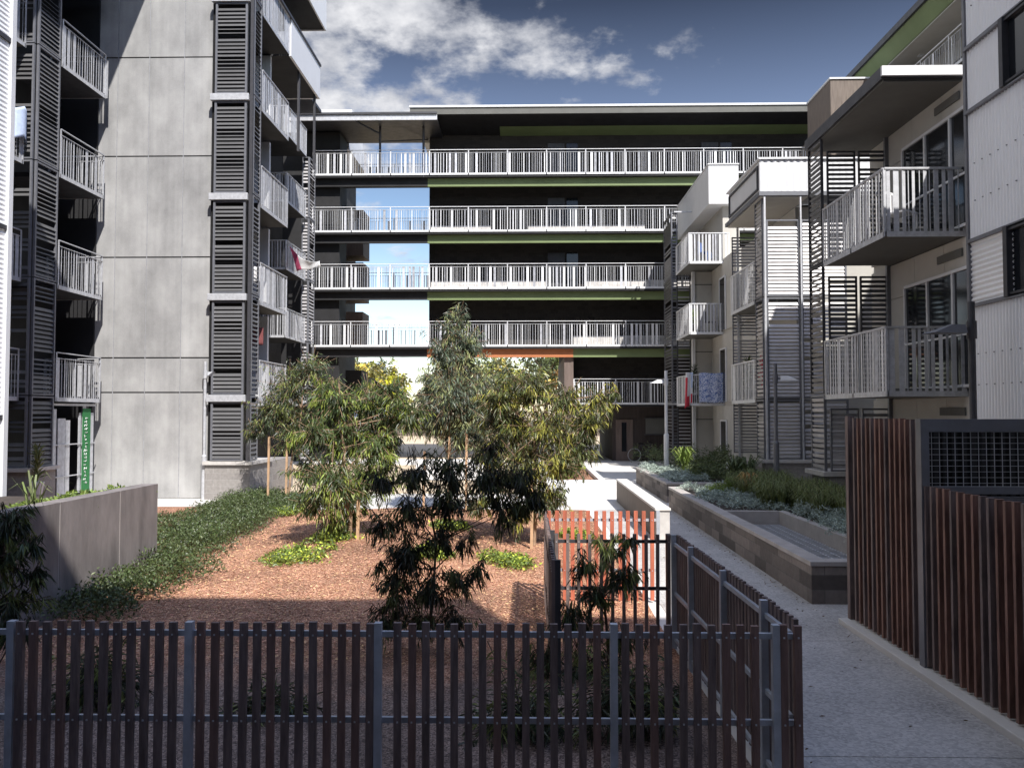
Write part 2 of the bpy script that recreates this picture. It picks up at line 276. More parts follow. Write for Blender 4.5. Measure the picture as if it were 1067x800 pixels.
# ------------------------------------------------------------------ mesh builder
class MB:
    def __init__(s): s.v = []; s.f = []; s.mi = []; s.m = 0
    def face(s, pts):
        n = len(s.v); s.v += [tuple(p) for p in pts]; s.f.append(tuple(range(n, n+len(pts)))); s.mi.append(s.m)
    def box(s, x0, x1, y0, y1, z0, z1):
        if x0 > x1: x0, x1 = x1, x0
        if y0 > y1: y0, y1 = y1, y0
        if z0 > z1: z0, z1 = z1, z0
        n = len(s.v)
        s.v += [(x0, y0, z0), (x1, y0, z0), (x1, y1, z0), (x0, y1, z0), (x0, y0, z1), (x1, y0, z1), (x1, y1, z1), (x0, y1, z1)]
        s.f += [(n, n+3, n+2, n+1), (n+4, n+5, n+6, n+7), (n, n+1, n+5, n+4), (n+1, n+2, n+6, n+5), (n+2, n+3, n+7, n+6), (n+3, n, n+4, n+7)]
        s.mi += [s.m]*6; return s
    def bar(s, p, q, w, h, up=(0, 0, 1)):
        p = Vector(p); q = Vector(q); d = (q-p)
        if d.length < 1e-6: return s
        d.normalize(); u = Vector(up)
        if abs(d.dot(u)) > .99: u = Vector((1, 0, 0))
        a = d.cross(u).normalized()*w/2; b = a.cross(d).normalized()*h/2
        n = len(s.v)
        for c in (p, q):
            for i, j in ((-1, -1), (1, -1), (1, 1), (-1, 1)): s.v.append(tuple(c+a*i+b*j))
        s.f += [(n, n+3, n+2, n+1), (n+4, n+5, n+6, n+7)]+[(n+i, n+(i+1) % 4, n+4+(i+1) % 4, n+4+i) for i in range(4)]
        s.mi += [s.m]*6; return s
    def cyl(s, p, q, r0, r1=None, n=10, caps=True):
        r1 = r0 if r1 is None else r1; p = Vector(p); q = Vector(q); d = (q-p).normalized()
        u = Vector((0, 0, 1)) if abs(d.z) < .9 else Vector((1, 0, 0)); a = d.cross(u).normalized(); b = d.cross(a)
        k = len(s.v)
        for c, r in ((p, r0), (q, r1)):
            for i in range(n):
                t = 2*math.pi*i/n; s.v.append(tuple(c+(a*math.cos(t)+b*math.sin(t))*r))
        for i in range(n): s.f.append((k+i, k+(i+1) % n, k+n+(i+1) % n, k+n+i)); s.mi.append(s.m)
        if caps: s.f += [tuple(range(k+n-1, k-1, -1)), tuple(range(k+n, k+2*n))]; s.mi += [s.m]*2
        return s
    def prism(s, poly, axis, a0, a1):
        """poly in the two other axes (order xyz minus axis), extruded a0..a1"""
        def mk(p, a):
            if axis == 'x': return (a, p[0], p[1])
            if axis == 'y': return (p[0], a, p[1])
            return (p[0], p[1], a)
        k = len(s.v); n = len(poly)
        s.v += [mk(p, a0) for p in poly]+[mk(p, a1) for p in poly]
        s.f += [tuple(range(k+n-1, k-1, -1)), tuple(range(k+n, k+2*n))]+[(k+i, k+(i+1) % n, k+n+(i+1) % n, k+n+i) for i in range(n)]
        s.mi += [s.m]*(n+2); return s
    def corr(s, axis, c, a0, a1, z0, z1, vertical=True, pitch=.076, amp=.009):
        """corrugated sheet on plane axis=c, running a0..a1, z0..z1"""
        st = pitch/6
        if vertical: n = max(2, int((a1-a0)/st)); us = [a0+(a1-a0)*i/n for i in range(n+1)]
        else: n = max(2, int((z1-z0)/st)); us = [z0+(z1-z0)*i/n for i in range(n+1)]
        k = len(s.v)
        for u in us:
            o = amp*math.sin(2*math.pi*u/pitch)
            for w in ((z0, z1) if vertical else (a0, a1)):
                a, z = (u, w) if vertical else (w, u)
                s.v.append((c+o, a, z) if axis == 'x' else (a, c+o, z))
        for i in range(n): s.f.append((k+2*i, k+2*i+1, k+2*i+3, k+2*i+2)); s.mi.append(s.m)
        return s
    def build(s, name, mats, parent=None, smooth=False, bevel=0):
        me = bpy.data.meshes.new(name); me.from_pydata(s.v, [], s.f)
        if not isinstance(mats, (list, tuple)): mats = [mats]
        for m in mats: me.materials.append(M[m] if isinstance(m, str) else m)
        if len(mats) > 1: me.polygons.foreach_set('material_index', s.mi)
        if smooth: me.polygons.foreach_set('use_smooth', [True]*len(me.polygons))
        me.update(); o = bpy.data.objects.new(name, me); COL.objects.link(o)
        if parent: o.parent = parent
        if bevel:
            md = o.modifiers.new('b', 'BEVEL'); md.width = bevel; md.segments = 2; md.limit_method = 'ANGLE'
        return o
def tag(o, label, cat, group=None):
    o['label'] = label; o['category'] = cat
    if group: o['group'] = group
    return o
def thing(name, label, cat, group=None, loc=(0, 0, 0)):
    o = bpy.data.objects.new(name, None); COL.objects.link(o); o.location = loc; o.empty_display_size = .2
    return tag(o, label, cat, group)
def struct(o): o['kind'] = 'structure'; return o
def copy_tree(o, parent=None):
    c = o.copy(); COL.objects.link(c); c.parent = parent
    for ch in list(o.children): copy_tree(ch, c)
    return c

# ------------------------------------------------------------------ shared building pieces
ZF = [2.82+2.95*k for k in range(6)]          # underside of each raised floor slab
SL = .20                                     # slab thickness
def rail_mesh(p, q, z0, h, seed, style='mix', zstep=0):
    """vertical flat pales between p and q (xy), on a bottom plate, with posts and a raised handrail"""
    rnd = random.Random(seed); mb = MB()
    p = Vector((p[0], p[1], 0)); q = Vector((q[0], q[1], 0)); d = q-p; Ln = d.length; d.normalize(); nrm = Vector((-d.y, d.x, 0))
    hp = h-.13 if style != 'wide' else h
    mb.m = 0
    mb.bar(p+Vector((0, 0, z0+.05)), q+Vector((0, 0, z0+.05)), .012, .10)
    mb.bar(p+Vector((0, 0, z0+hp-.02)), q+Vector((0, 0, z0+hp-.02)), .03, .012)
    mb.bar(p+Vector((0, 0, z0+h)), q+Vector((0, 0, z0+h)), .04, .025)
    n = max(1, round(Ln/2.0))
    for i in range(n+1):
        c = p+d*(Ln*i/n); mb.bar(c+Vector((0, 0, z0)), c+Vector((0, 0, z0+h)), .05, .012, up=tuple(nrm))
    t = .04
    while t < Ln-.03:
        if style == 'mix':
            w = rnd.choice([.016, .016, .016, .016, .016, .04, .05, .12]); gap = rnd.choice([.07, .085, .10, .12])
        elif style == 'wide':
            w = rnd.choice([.05, .065, .065, .10, .015]); gap = rnd.choice([.045, .06, .08])
        else:
            w = .016; gap = .085
        mb.m = 1 if rnd.random() < (.35 if style == 'mix' else .2) else 0
        c = p+d*(t+w/2)+nrm*.01
        tw = rnd.uniform(-.25, .25) if style == 'wide' else 0
        dd = Vector((d.x*math.cos(tw)-d.y*math.sin(tw), d.x*math.sin(tw)+d.y*math.cos(tw), 0))
        mb.bar(c+Vector((0, 0, z0+.01)), c+Vector((0, 0, z0+hp)), w, .008, up=(-dd.y, dd.x, 0))
        t += w+gap
    return mb
def rail(p, q, z0, h, seed, parent, style='mix', mats=('rail_pale', 'rail_dark')):
    return rail_mesh(p, q, z0, h, seed, style).build('railing', list(mats), parent)
def louvre(mb, axis, c, a0, a1, z0, z1, seed, pitch=.115, bh=.085, miss=.12, tilt=.02, frame=.05, fm=0, bm=1, solid=False):
    """framed screen of horizontal blades on plane axis=c"""
    rnd = random.Random(seed)
    def B(a, b, z, zz, t=.02, o=0):
        if axis == 'x': mb.box(c-t+o, c+t+o, a, b, z, zz)
        else: mb.box(a, b, c-t+o, c+t+o, z, zz)
    mb.m = fm
    B(a0, a0+frame, z0, z1, .03); B(a1-frame, a1, z0, z1, .03); B(a0+frame, a1-frame, z1-.04, z1, .028); B(a0+frame, a1-frame, z0, z0+.04, .028)
    z = z0+.06; mb.m = bm
    dense = True; run = rnd.randint(3, 9)
    while z+bh < z1-.05:
        run -= 1
        if run < 0 and not solid: dense = not dense; run = rnd.randint(4, 12) if dense else rnd.randint(1, 4)
        if rnd.random() > miss:
            hh = bh if dense else bh*.55
            if axis == 'x': pts = [(c+tilt, z), (c+tilt-.012, z), (c-tilt-.012, z+hh), (c-tilt, z+hh)]; mb.prism([(x, zz) for x, zz in pts], 'y', a0+frame, a1-frame)
            else: mb.prism([(c-tilt, z), (c-tilt+.012, z), (c+tilt+.012, z+hh), (c+tilt, z+hh)], 'x', a0+frame, a1-frame)
        z += pitch
    return mb
def balcony(parent, x0, x1, y0, y1, zs, sides, seed, style='wide', h=1.15, slabmat=('soffit', 'grey_steel'), th=.13, mats=('rail_pale', 'rail_dark')):
    """slab with railings on the named sides: 'f' front (y0), 'b' back (y1), 'l' x0, 'r' x1"""
    mb = MB(); mb.box(x0, x1, y0, y1, zs, zs+th); o = mb.build('balcony', slabmat[0], parent)
    zt = zs-.02
    if 'f' in sides: rail((x0, y0-.015), (x1, y0-.015), zt, h+th, seed, o, style, mats)
    if 'b' in sides: rail((x0, y1+.015), (x1, y1+.015), zt, h+th, seed+1, o, style, mats)
    if 'l' in sides: rail((x0-.015, y1), (x0-.015, y0), zt, h+th, seed+2, o, style, mats)
    if 'r' in sides: rail((x1+.015, y0), (x1+.015, y1), zt, h+th, seed+3, o, style, mats)
    return o
def part(parent, name, mats, *boxes, bevel=0):
    mb = MB()
    for b in boxes: mb.box(*b)
    return mb.build(name, mats, parent, bevel=bevel)

# ------------------------------------------------------------------ GROUND
g = MB(); g.box(-1500, 1500, -300, 2500, -.3, -.02); struct(g.build('ground', 'far_ground'))
g = MB(); g.box(-30, 30, -20, 25, -.2, 0); g.box(.3, 30, 25, 48, -.2, 0); g.box(-30, .3, 39, 44, -.2, 0); struct(g.build('courtyard_paving', 'paving'))
# front path of exposed aggregate with joints
g = MB()
ys = [-3, 0, 3, 6, 9, 12, 15, 18, 21]
for a, b in zip(ys, ys[1:]): g.box(1.72, 6.5, a+.006, b-.006, -.05, .006)
struct(g.build('path', 'path'))
# road strip beyond
# mulch garden with a gentle mound
def hgt(x, y):
    d = math.exp(-((x+2.6)/2.4)**2-((y-15)/4.5)**2)
    return .03+.30*d+.04*math.sin(x*1.7+y*.9)*math.exp(-((y-13)/8)**2)
g = MB(); nx, ny = 50, 90; X0, X1, Y0, Y1 = -5.7, 1.55, 3, 20.5
def gx(u, y):
    x1 = 1.55 if y < 10.9 else max(.4, 1.55)
    return X0+(x1-X0)*u
for j in range(ny+1):
    y = Y0+(Y1-Y0)*j/ny
    for i in range(nx+1):
        u = i/nx; x = X0+(X1-X0)*u
        if y > 17: x = x*(1-(y-17)*.02)
        g.v.append((x, y, hgt(x, y)))
for j in range(ny):
    for i in range(nx):
        k = j*(nx+1)+i; g.f.append((k, k+1, k+nx+2, k+nx+1)); g.mi.append(0)
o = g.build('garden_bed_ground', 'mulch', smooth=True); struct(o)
rnd = random.Random(5); g = MB()
for _ in range(36000):
    y = rnd.uniform(8.0, 20); x = rnd.uniform(-5.5, 1.5); z = hgt(x, y)+.012
    a = rnd.uniform(0, 6.28); l = rnd.uniform(.008, .022); w = rnd.uniform(.003, .007); t = rnd.uniform(-.5, .5); t2 = rnd.uniform(-.6, .6)
    c, s = math.cos(a), math.sin(a)
    g.face([(x+c*l*i-s*w*j, y+s*l*i+c*w*j, z+l*i*t*.5+w*j*t2) for i, j in ((-1, -1), (1, -1), (1, 1), (-1, 1))])
o = g.build('mulch_chips', 'chip'); tag(o, 'loose red brown bark mulch chips covering the garden bed', 'mulch'); o['kind'] = 'stuff'
# far garden bed with white kerb + small white paving
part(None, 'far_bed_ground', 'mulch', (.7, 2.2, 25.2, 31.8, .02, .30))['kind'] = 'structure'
t = thing('garden_kerb', 'low white rendered kerb wall around the small far garden bed by the path', 'kerb')
part(t, 'side_wall', 'pale', (.5, .7, 25, 32, 0, .42)); part(t, 'side_wall', 'pale', (2.2, 2.4, 25, 32, 0, .42)); part(t, 'end_wall', 'pale', (.7, 2.2, 25, 25.2, 0, .42)); part(t, 'end_wall', 'pale', (.7, 2.2, 31.8, 32, 0, .42))
t = tag(part(None, 'garden_wall', 'pale', (-4.2, -1.4, 30, 30.3, 0, .75), bevel=.02), 'low white wall glimpsed behind the tall central sapling', 'wall')

# ------------------------------------------------------------------ BLOCKS BEHIND THE CAMERA that throw the foreground shade
t = thing('apartment_building', 'tall dark apartment block behind the viewpoint whose shadow covers the front fence', 'building')
part(t, 'wall', 'darkwall', (-32, 5.4, -16, -2.4, 0, 16.0)); part(t, 'wall', 'darkwall', (5.4, 6.45, -16, -4.6, 0, 16.0)); part(t, 'wall', 'darkwall', (6.45, 20, -16, -2.9, 0, 16.0))

# ------------------------------------------------------------------ LEFT NEAR WHITE BUILDING
t = thing('apartment_building', 'white corrugated building at the extreme left edge of the view', 'building', None, (0, -.35, 0))
part(t, 'wall', 'soffit', (-16, -8.14, -2, 12.55, 0, 17))
mb = MB()
for a, b in ((0, .35), (.35, 4.66), (4.66, 8.0), (8.0, 11), (11, 17)):
    mb.corr('x', -8.1, -2, 12.58, a, b, vertical=False, pitch=.076, amp=.004)
mb.build('corrugated_cladding', 'corr', t)
part(t, 'flashing', 'dark_steel', (-8.12, -8.07, -2, 12.58, 2.40, 2.47), (-8.12, -8.07, -2, 12.58, 5.33, 5.4), (-8.12, -8.07, -2, 12.58, 8.27, 8.34), (-8.12, -8.07, -2, 12.58, 11.2, 11.27))
part(t, 'corner_trim', 'white', (-8.16, -8.05, 12.58, 12.68, 0, 17))

# ------------------------------------------------------------------ LEFT WING
t = thing('apartment_building', 'five storey left wing with big smooth concrete wall and louvred balconies', 'building', None, (0, -.5, 0))
# concrete panels on Y=24
mb = MB()
xs = [-13.95, -12.6, -11.45, -10.6+.02, -9.36]
zs = [0.0, 3.10, 4.12, 7.10, 10.12, 13.10, 16.1, 19]
xs = [-14.2, -12.25, -11.3, -10.25, -9.36]
for i in range(len(xs)-1):
    for j in range(len(zs)-1):
        mb.box(xs[i]+.012, xs[i+1]-.012, 24, 24.2, zs[j]+.02, zs[j+1]-.02)
mb.build('concrete_panel_wall', 'concrete', t)
part(t, 'wall', 'pale', (-16, -9.40, 24.05, 24.4, 0, 19)); part(t, 'shadow_gap', 'black', (-9.36, -9.22, 23.9, 24.0, 1.1, 17.4))     # joint backing
part(t, 'wall', 'charcoal', (-16, -9.8, 24.4, 27.3, 0, 17.4), (-20, -12.2, 27.3, 40, 0, 17.4))
# horizontal joints dark
for z in zs[1:-1]: part(t, 'panel_joint', 'dark_steel', (-14.2, -9.36, 24.03, 24.046, z-.02, z+.02))
for x in xs[1:-1]: part(t, 'joint_seal', 'galv', (x-.005, x+.005, 23.995, 24.02, 0, 19))
part(t, 'shade_panel', 'charcoal', (-14.2, -12.8, 23.93, 23.99, 0, 19))  # charcoal sheet added to blacken the shaded concrete beside the balconies
# roof overhang above the balcony stack: throws the diagonal shade on the concrete
part(t, 'roof', 'dark_steel', (-16, -10.15, 12.8, 23.4, 18.3, 18.6))
# main roof with white fascia at the top of the wing
mb = MB(); mb.box(-16, -8.0, 24.6, 31.5, 17.55, 17.75); mb.m = 1; mb.box(-8.0, -7.94, 24.6, 31.5, 17.5, 18.7); mb.box(-16, -7.94, 31.5, 31.56, 17.5, 18.7); mb.build('roof', ['charcoal', 'white'], t)
# --- balcony stack at the left
part(t, 'wall', 'charcoal', (-17, -14.0, 19, 24, 0, 18.3))
for k in range(5):
    z = ZF[k]
    b = balcony(t, -14.0, -12.35, 21.3, 23.45, z, 'r', 100+k, 'mix', slabmat=('dark_steel',), mats=('galv', 'rail_dark'))
    rail((-13.95, 23.45), (-12.35, 23.45), z-.02, 1.25, 700+k, b, 'mix', ('galv', 'rail_dark'))
    balcony(t, -14.0, -12.62, 19.3, 20.15, z, 'rf', 150+k, 'mix', mats=('galv', 'rail_dark'))
for k in range(6):
    z0 = ZF[k-1]+.13 if k else 1.15; z1 = ZF[k]+.1 if k < 5 else 18.2
    mb = MB(); louvre(mb, 'x', -12.35, 20.26, 21.2, z0, z1, 20+k, miss=.05)
    mb.build('louvre_screen', ['grey_steel', 'louvre'], t); mb = MB()
    louvre(mb, 'y', 20.22, -13.9, -12.4, z0, z1, 40+k, miss=.45)
    mb.build('louvre_screen', ['grey_steel', 'louvre'], t)
part(t, 'plinth', 'block_wall', (-13.9, -12.3, 20.15, 21.3, 0, 1.05)); part(t, 'sill', 'kerb', (-13.95, -12.22, 20.05, 21.38, 1.05, 1.14))
# ground floor: sheets leaning under the stack
mb = MB()
for i, (a, w, z1) in enumerate(((21.42, .16, 2.6), (21.66, .34, 2.35), (22.02, .2, 2.3), (22.66, .1, 2.5), (22.84, .16, 2.7), (23.06, .1, 2.4), (23.2, .2, 2.5))):
    mb.box(-12.5, -12.47, a, a+w, .3, z1)
mb.bar((-12.45, 21.3, 1.65), (-12.45, 23.45, 1.65), .02, .03); mb.bar((-12.45, 21.3, .8), (-12.45, 23.45, .8), .02, .03); mb.bar((-12.45, 21.3, 2.72), (-12.45, 23.45, 2.72), .05, .06)
mb.build('courtyard_screen', 'galv', t)
# --- bay one: louvre tower on the corner
for k in range(6):
    z0 = ZF[k-1]+.22 if k else 1.12; z1 = ZF[k]-.02 if k < 5 else 17.4
    mb = MB(); louvre(mb, 'y', 23.75, -9.22, -8.27, z0, z1, 60+k, miss=.03, frame=.06)
    mb.build('louvre_screen', ['grey_steel', 'louvre'], t); mb = MB()
    louvre(mb, 'x', -8.1, 23.8, 24.42, z0, z1+.2, 80+k, miss=.03, pitch=.13, bh=.07)
    mb.build('louvre_screen', ['grey_steel', 'louvre'], t)
    if k < 5: part(t, 'spandrel', 'galv', (-9.34, -8.2, 23.66, 23.78, ZF[k], ZF[k]+.2), bevel=.01)
part(t, 'corner_post', 'dark_steel', (-8.17, -8.08, 23.70, 23.79, 1.1, 17.4))
part(t, 'wall', 'charcoal', (-9.3, -8.35, 23.95, 24.5, 1.1, 17.4))
part(t, 'plinth', 'block_wall', (-9.36, -8.05, 23.7, 28.0, 0, 1.0)); part(t, 'sill', 'kerb', (-9.4, -7.98, 23.62, 25.6, 1.0, 1.1))
for k in range(5):
    z = ZF[k]
    b = balcony(t, -9.8, -8.1, 24.55, 27.2, z, 'r', 200+k, 'wide', slabmat=('charcoal',), mats=('galv', 'rail_dark'))
    part(t, 'fin_wall', 'white', (-9.8, -8.72, 27.2, 27.35, z+.13, z+2.9))
# level five bay continuing with a white parapet
mb = MB(); mb.box(-10, -8.12, 27.35, 31, ZF[4], ZF[4]+.2); mb.build('bay_floor', 'charcoal', t)
part(t, 'white_parapet', 'white', (-8.12, -8.04, 27.3, 31, ZF[4]-.02, ZF[4]+1.25), (-10, -8.04, 31, 31.08, ZF[4]-.02, ZF[4]+1.25))
part(t, 'parapet_cap', 'dark_steel', (-8.18, -8.0, 24.6, 31.1, ZF[4]+1.25, ZF[4]+1.33))
part(t, 'bay_post', 'dark_steel', (-8.2, -8.12, 28.6, 28.68, ZF[3]+.1, ZF[4]), (-8.2, -8.12, 30.7, 30.78, ZF[3]+.1, ZF[4]))
# --- second bay set back
for k in range(5):
    balcony(t, -12.2, -10.5, 35, 38, ZF[k], 'rf', 240+k, 'wide', slabmat=('charcoal',), mats=('galv', 'rail_dark'))
for k in range(5):
    mb = MB(); z0 = ZF[k-1]+.1 if k else .3; louvre(mb, 'x', -10.42, 38.3, 39.3, z0, ZF[k]+.05, 260+k, miss=.03, pitch=.16, bh=.09)
    louvre(mb, 'y', 38.3, -10.75, -10.42, z0, ZF[k]+.05, 270+k, miss=.03, pitch=.16, bh=.09); mb.build('louvre_screen', ['grey_steel', 'louvre_pale'], t)
part(t, 'roof', 'dark_steel', (-12.2, -10.3, 34, 40, 17.4, 17.55))

# ------------------------------------------------------------------ REAR WING seen through the open bay
t = thing('apartment_building', 'dark rear wing with brown boxes seen through the open gallery bay', 'building')
part(t, 'wall', 'charcoal', (-20, -10.6, 43.5, 49, 0, 17.2))
part(t, 'wall', 'white', (-11.9, -10.0, 45.0, 45.3, 18.2, 19.7), (-10.15, -10.0, 45.3, 48, 18.2, 19.7))
part(t, 'vent_grille', 'louvre', (-11.8, -10.9, 44.94, 44.98, 18.4, 19.2))
part(t, 'white_parapet', 'white', (-10.6, -9.85, 43.62, 50, 17.0, 18.15))
for z0, z1 in ((11.4, 14.0), (8.9, 11.0), (5.95, 8.2)):
    part(t, 'bay_box', 'brown', (-10.6, -9.35, 45.2, 47, z0, z1))
part(t, 'bay_box', 'charcoal', (-10.6, -9.4, 45.2, 47, 3.2, 4.9))

# ------------------------------------------------------------------ FAR BUILDING
t = thing('apartment_building', 'wide far building with five white railed galleries and green soffits', 'building')
XL, XB, XR = -11.1, -5.3, 15.0
part(t, 'wall', 'block_dark', (XB, XR+6, 42.8, 50, ZF[1]+.2, 17.6), (1.9, XR+6, 42.8, 50, ZF[0]+.2, ZF[1]+.2))
part(t, 'wall', 'charcoal', (XL-2, -9.85, 41.6, 43.2, 0, 17.2))
mb = MB(); mb.box(4.4, 15, 42.2, 50, 0, ZF[0]); mb.build('wall', 'brown_dark', t)
part(t, 'pillar', 'brown', (1.85, 2.32, 41.45, 50, 0, ZF[1]-.4))
# galleries
for k in range(5):
    z = ZF[k]
    x0 = 2.32 if k == 0 else XL
    mb = MB(); mb.box(x0, XR, 41, 43, z, z+SL); f = mb.build('gallery', 'charcoal', t)
    rail((x0, 40.97), (XR, 40.97), z+.10, 1.30, 300+k, f, 'mix')
    if k: rail((XL, 43.0), (XB, 43.0), z+.2, 1.1, 320+k, f, 'mix')
    if k >= 1:
        xa = 2.3 if k == 1 else XB+.1
        part(f, 'soffit_beam', 'green', (xa, XR, 41.26, 41.42, z-.42, z), (xa, XR, 41.42, 42.78, z-.03, z))
        part(f, 'soffit_beam', 'charcoal', (XL, XB+.1, 41.26, 41.42, z-.40, z))
        if k == 1: part(f, 'soffit_beam', 'orange', (XB+.1, 2.3, 41.24, 41.42, z-.42, z-.002))
    # pale block band at the wall foot, the sunlit strip put into its colour
    rnd = random.Random(50+k); x = (2.3 if k < 2 else XB)+.1
    if k in (1, 2, 3):
        mb = MB()
        while x < 13:
            w = rnd.choice([6.2, 6.2, 3.2]); mb.box(x, min(x+w, 14.8), 42.7, 42.79, z+SL, z+SL+.62); x += w+2.0
        mb.build('lit_band', 'block_far', t)
    # doors and windows in the shade
    x = (2.3 if k < 2 else XB)+6.35
    while x < 14 and k > 0:
        part(t, 'door', 'dark_steel', (x, x+.9, 42.75, 42.78, z+SL, z+SL+2.1)); part(t, 'window', 'glass', (x+1.0, x+1.6, 42.75, 42.78, z+SL+.3, z+SL+2.1)); x += 8.2
# ground level door + window
d = part(t, 'door', 'brown', (4.55, 5.45, 42.1, 42.15, 0, 2.15)); part(d, 'pane', 'glass', (4.85, 5.1, 42.08, 42.1, .5, 2.0))
w = part(t, 'window', 'soffit', (6.1, 7.2, 42.1, 42.15, 1.4, 2.2)); part(w, 'frame', 'dark_steel', (6.04, 7.26, 42.06, 42.1, 2.2, 2.26), (6.04, 7.26, 42.06, 42.1, 1.34, 1.4))
# roofs
mb = MB(); mb.box(-6.0, 15, 40.5, 51, 17.96, 18.11); mb.build('roof', 'galv', t)
part(t, 'fascia', 'soffit', (-6.02, 15, 40.44, 40.5, 17.68, 18.0)); part(t, 'fascia', 'white', (-6.05, 15, 40.38, 40.5, 18.02, 18.12))
mb = MB(); mb.prism([(41.5, 17.70), (41.5, 17.73), (42.9, 17.36), (42.9, 17.33)], 'x', -1.5, 15); mb.build('roof_soffit', 'green', t); mb = MB(); mb.prism([(40.5, 17.90), (40.5, 17.95), (42.9, 17.42), (42.9, 17.37)], 'x', -5.9, 15); mb.build('roof_soffit', 'charcoal', t)
mb = MB(); mb.box(XL-1, -4.6, 40.0, 43.6, 17.28, 17.4); mb.build('roof', 'dark_steel', t)
part(t, 'fascia', 'galv', (XL-1, -4.58, 39.94, 40.0, 17.22, 17.55)); part(t, 'gutter', 'dark_steel', (XL-1, -4.58, 39.86, 39.94, 17.5, 17.6))
mb = MB(); mb.cyl((-7.65, 41.05, ZF[4]), (-7.65, 41.05, 17.3), .06); mb.cyl((-5.4, 41.05, ZF[4]), (-5.4, 41.05, 17.3), .06)
mb.bar((-7.65, 41.05, 16.9), (-8.7, 40.2, 17.25), .05, .08); mb.bar((-7.65, 41.05, 16.5), (-5.4, 43, 17.25), .04, .06); mb.build('roof_post', 'dark_steel', t)
for k in range(5):      # small gallery ceiling lights
    for j in range(8):
        x = -9.5+3.2*j
        part(t, 'ceiling_light', 'white', (x, x+.18, 42.1, 42.3, (ZF[k] if k < 5 else 17.3)-.07, ZF[k]-.034)) if (k > 1 or x > 3) and k > 0 else None

# ------------------------------------------------------------------ TALL RIGHT WING
t = thing('apartment_building', 'tall right hand wing with green roof soffit rising behind the low blocks', 'building')
part(t, 'wall', 'beige', (17, 24, 8, 43, 0, 17.6))
mb = MB(); mb.box(15, 17, 8, 40.9, ZF[4], ZF[4]+SL); f = mb.build('gallery', 'soffit', t); rail((14.97, 40.9), (14.97, 8), ZF[4], 1.3, 400, f, 'mix')
mb = MB(); mb.box(15, 17, 8, 40.9, ZF[3], ZF[3]+SL); f = mb.build('gallery', 'soffit', t); rail((14.97, 40.9), (14.97, 8), ZF[3], 1.3, 401, f, 'mix')
mb = MB(); mb.prism([(14.9, 17.88), (14.9, 18.02), (22, 18.3), (22, 17.6), (17, 17.3), (15.27, 17.3)], 'y', 8, 40.35); mb.build('roof_soffit', 'green', t)
mb = MB(); mb.prism([(15.30, 17.28), (17.0, 17.28), (17.0, 17.24), (15.30, 17.24)], 'y', 8, 40.3); mb.build('ceiling', 'beige', t)
part(t, 'fascia', 'dark_steel', (14.78, 14.9, 8, 40.3, 17.86, 18.12))
for y in (20, 22.5, 27, 33): part(t, 'ceiling_light', 'white', (16.1, 16.3, y, y+.2, 17.20, 17.24))
part(t, 'timber_box', 'timber_grey', (12.75, 15, 33.8, 36.6, 8, 16.55)); part(t, 'parapet_cap', 'white', (12.7, 15, 33.75, 36.6, 16.55, 16.62))

# ------------------------------------------------------------------ helper for low block walls
def wall_boards(parent, x, y0, y1, z0, z1, m='beige'):
    mb = MB(); y = y0
    while y < y1-.01:
        yy = min(y+1.2, y1)
        z = z0
        for zz in [z0+.0, z0+2.05, z1]:
            if zz <= z: continue
            mb.box(x-.02, x+.02, y+.006, yy-.006, z+.006, zz-.006); z = zz
        y = yy
    return mb.build('wall_boards', m, parent)
def sliding_door(parent, x, y0, y1, z, h=2.1, n=2):
    d = MB(); d.box(x-.05, x-.035, y0, y1, z, z+h); d = d.build('sliding_door', 'glass', parent)
    f = MB()
    for i in range(n+1):
        y = y0+(y1-y0)*i/n; f.box(x-.09, x-.03, y-.03, y+.03, z, z+h)
    f.box(x-.088, x-.03, y0, y1, z+h, z+h+.06); f.box(x-.088, x-.03, y0, y1, z-.0, z+.05); f.box(x-.085, x-.03, y0, y1, z+.95, z+.99)
    f.build('frame', 'pale', d); return d

# ------------------------------------------------------------------ NEAR LOW BLOCK (right)
t = thing('apartment_building', 'low right block with deep balconies under a big cantilevered grey canopy', 'building')
part(t, 'wall', 'beige', (8.12, 14, 12.1, 19.0, 0, 8.7))
for k, z in enumerate((0, ZF[0]+.13, ZF[1]+.13)):
    wall_boards(t, 8.08, 12.1, 19.0, z, z+2.8)
    sliding_door(t, 8.06, 14.3, 17.2, z+.02, 2.15, 3)
    part(t, 'vent_grille', 'soffit', (8.02, 8.05, 15.0, 15.9, z+2.45, z+2.6))
for k in (0, 1): balcony(t, 6.6, 8.1, 14.95, 18.0, ZF[k], 'lf', 500+k*5, 'wide', mats=('galv', 'rail_pale'))
mb = MB(); mb.prism([(14.9, 8.70), (14.9, 8.93), (19.05, 8.93), (19.05, 8.70)], 'x', 6.56, 8.12); mb.build('canopy', 'dark_steel', t)
part(t, 'canopy_edge', 'pale', (6.55, 8.5, 14.84, 14.9, 8.74, 8.92))
part(t, 'canopy_soffit', 'soffit', (6.62, 8.1, 14.95, 19, 8.66, 8.70))
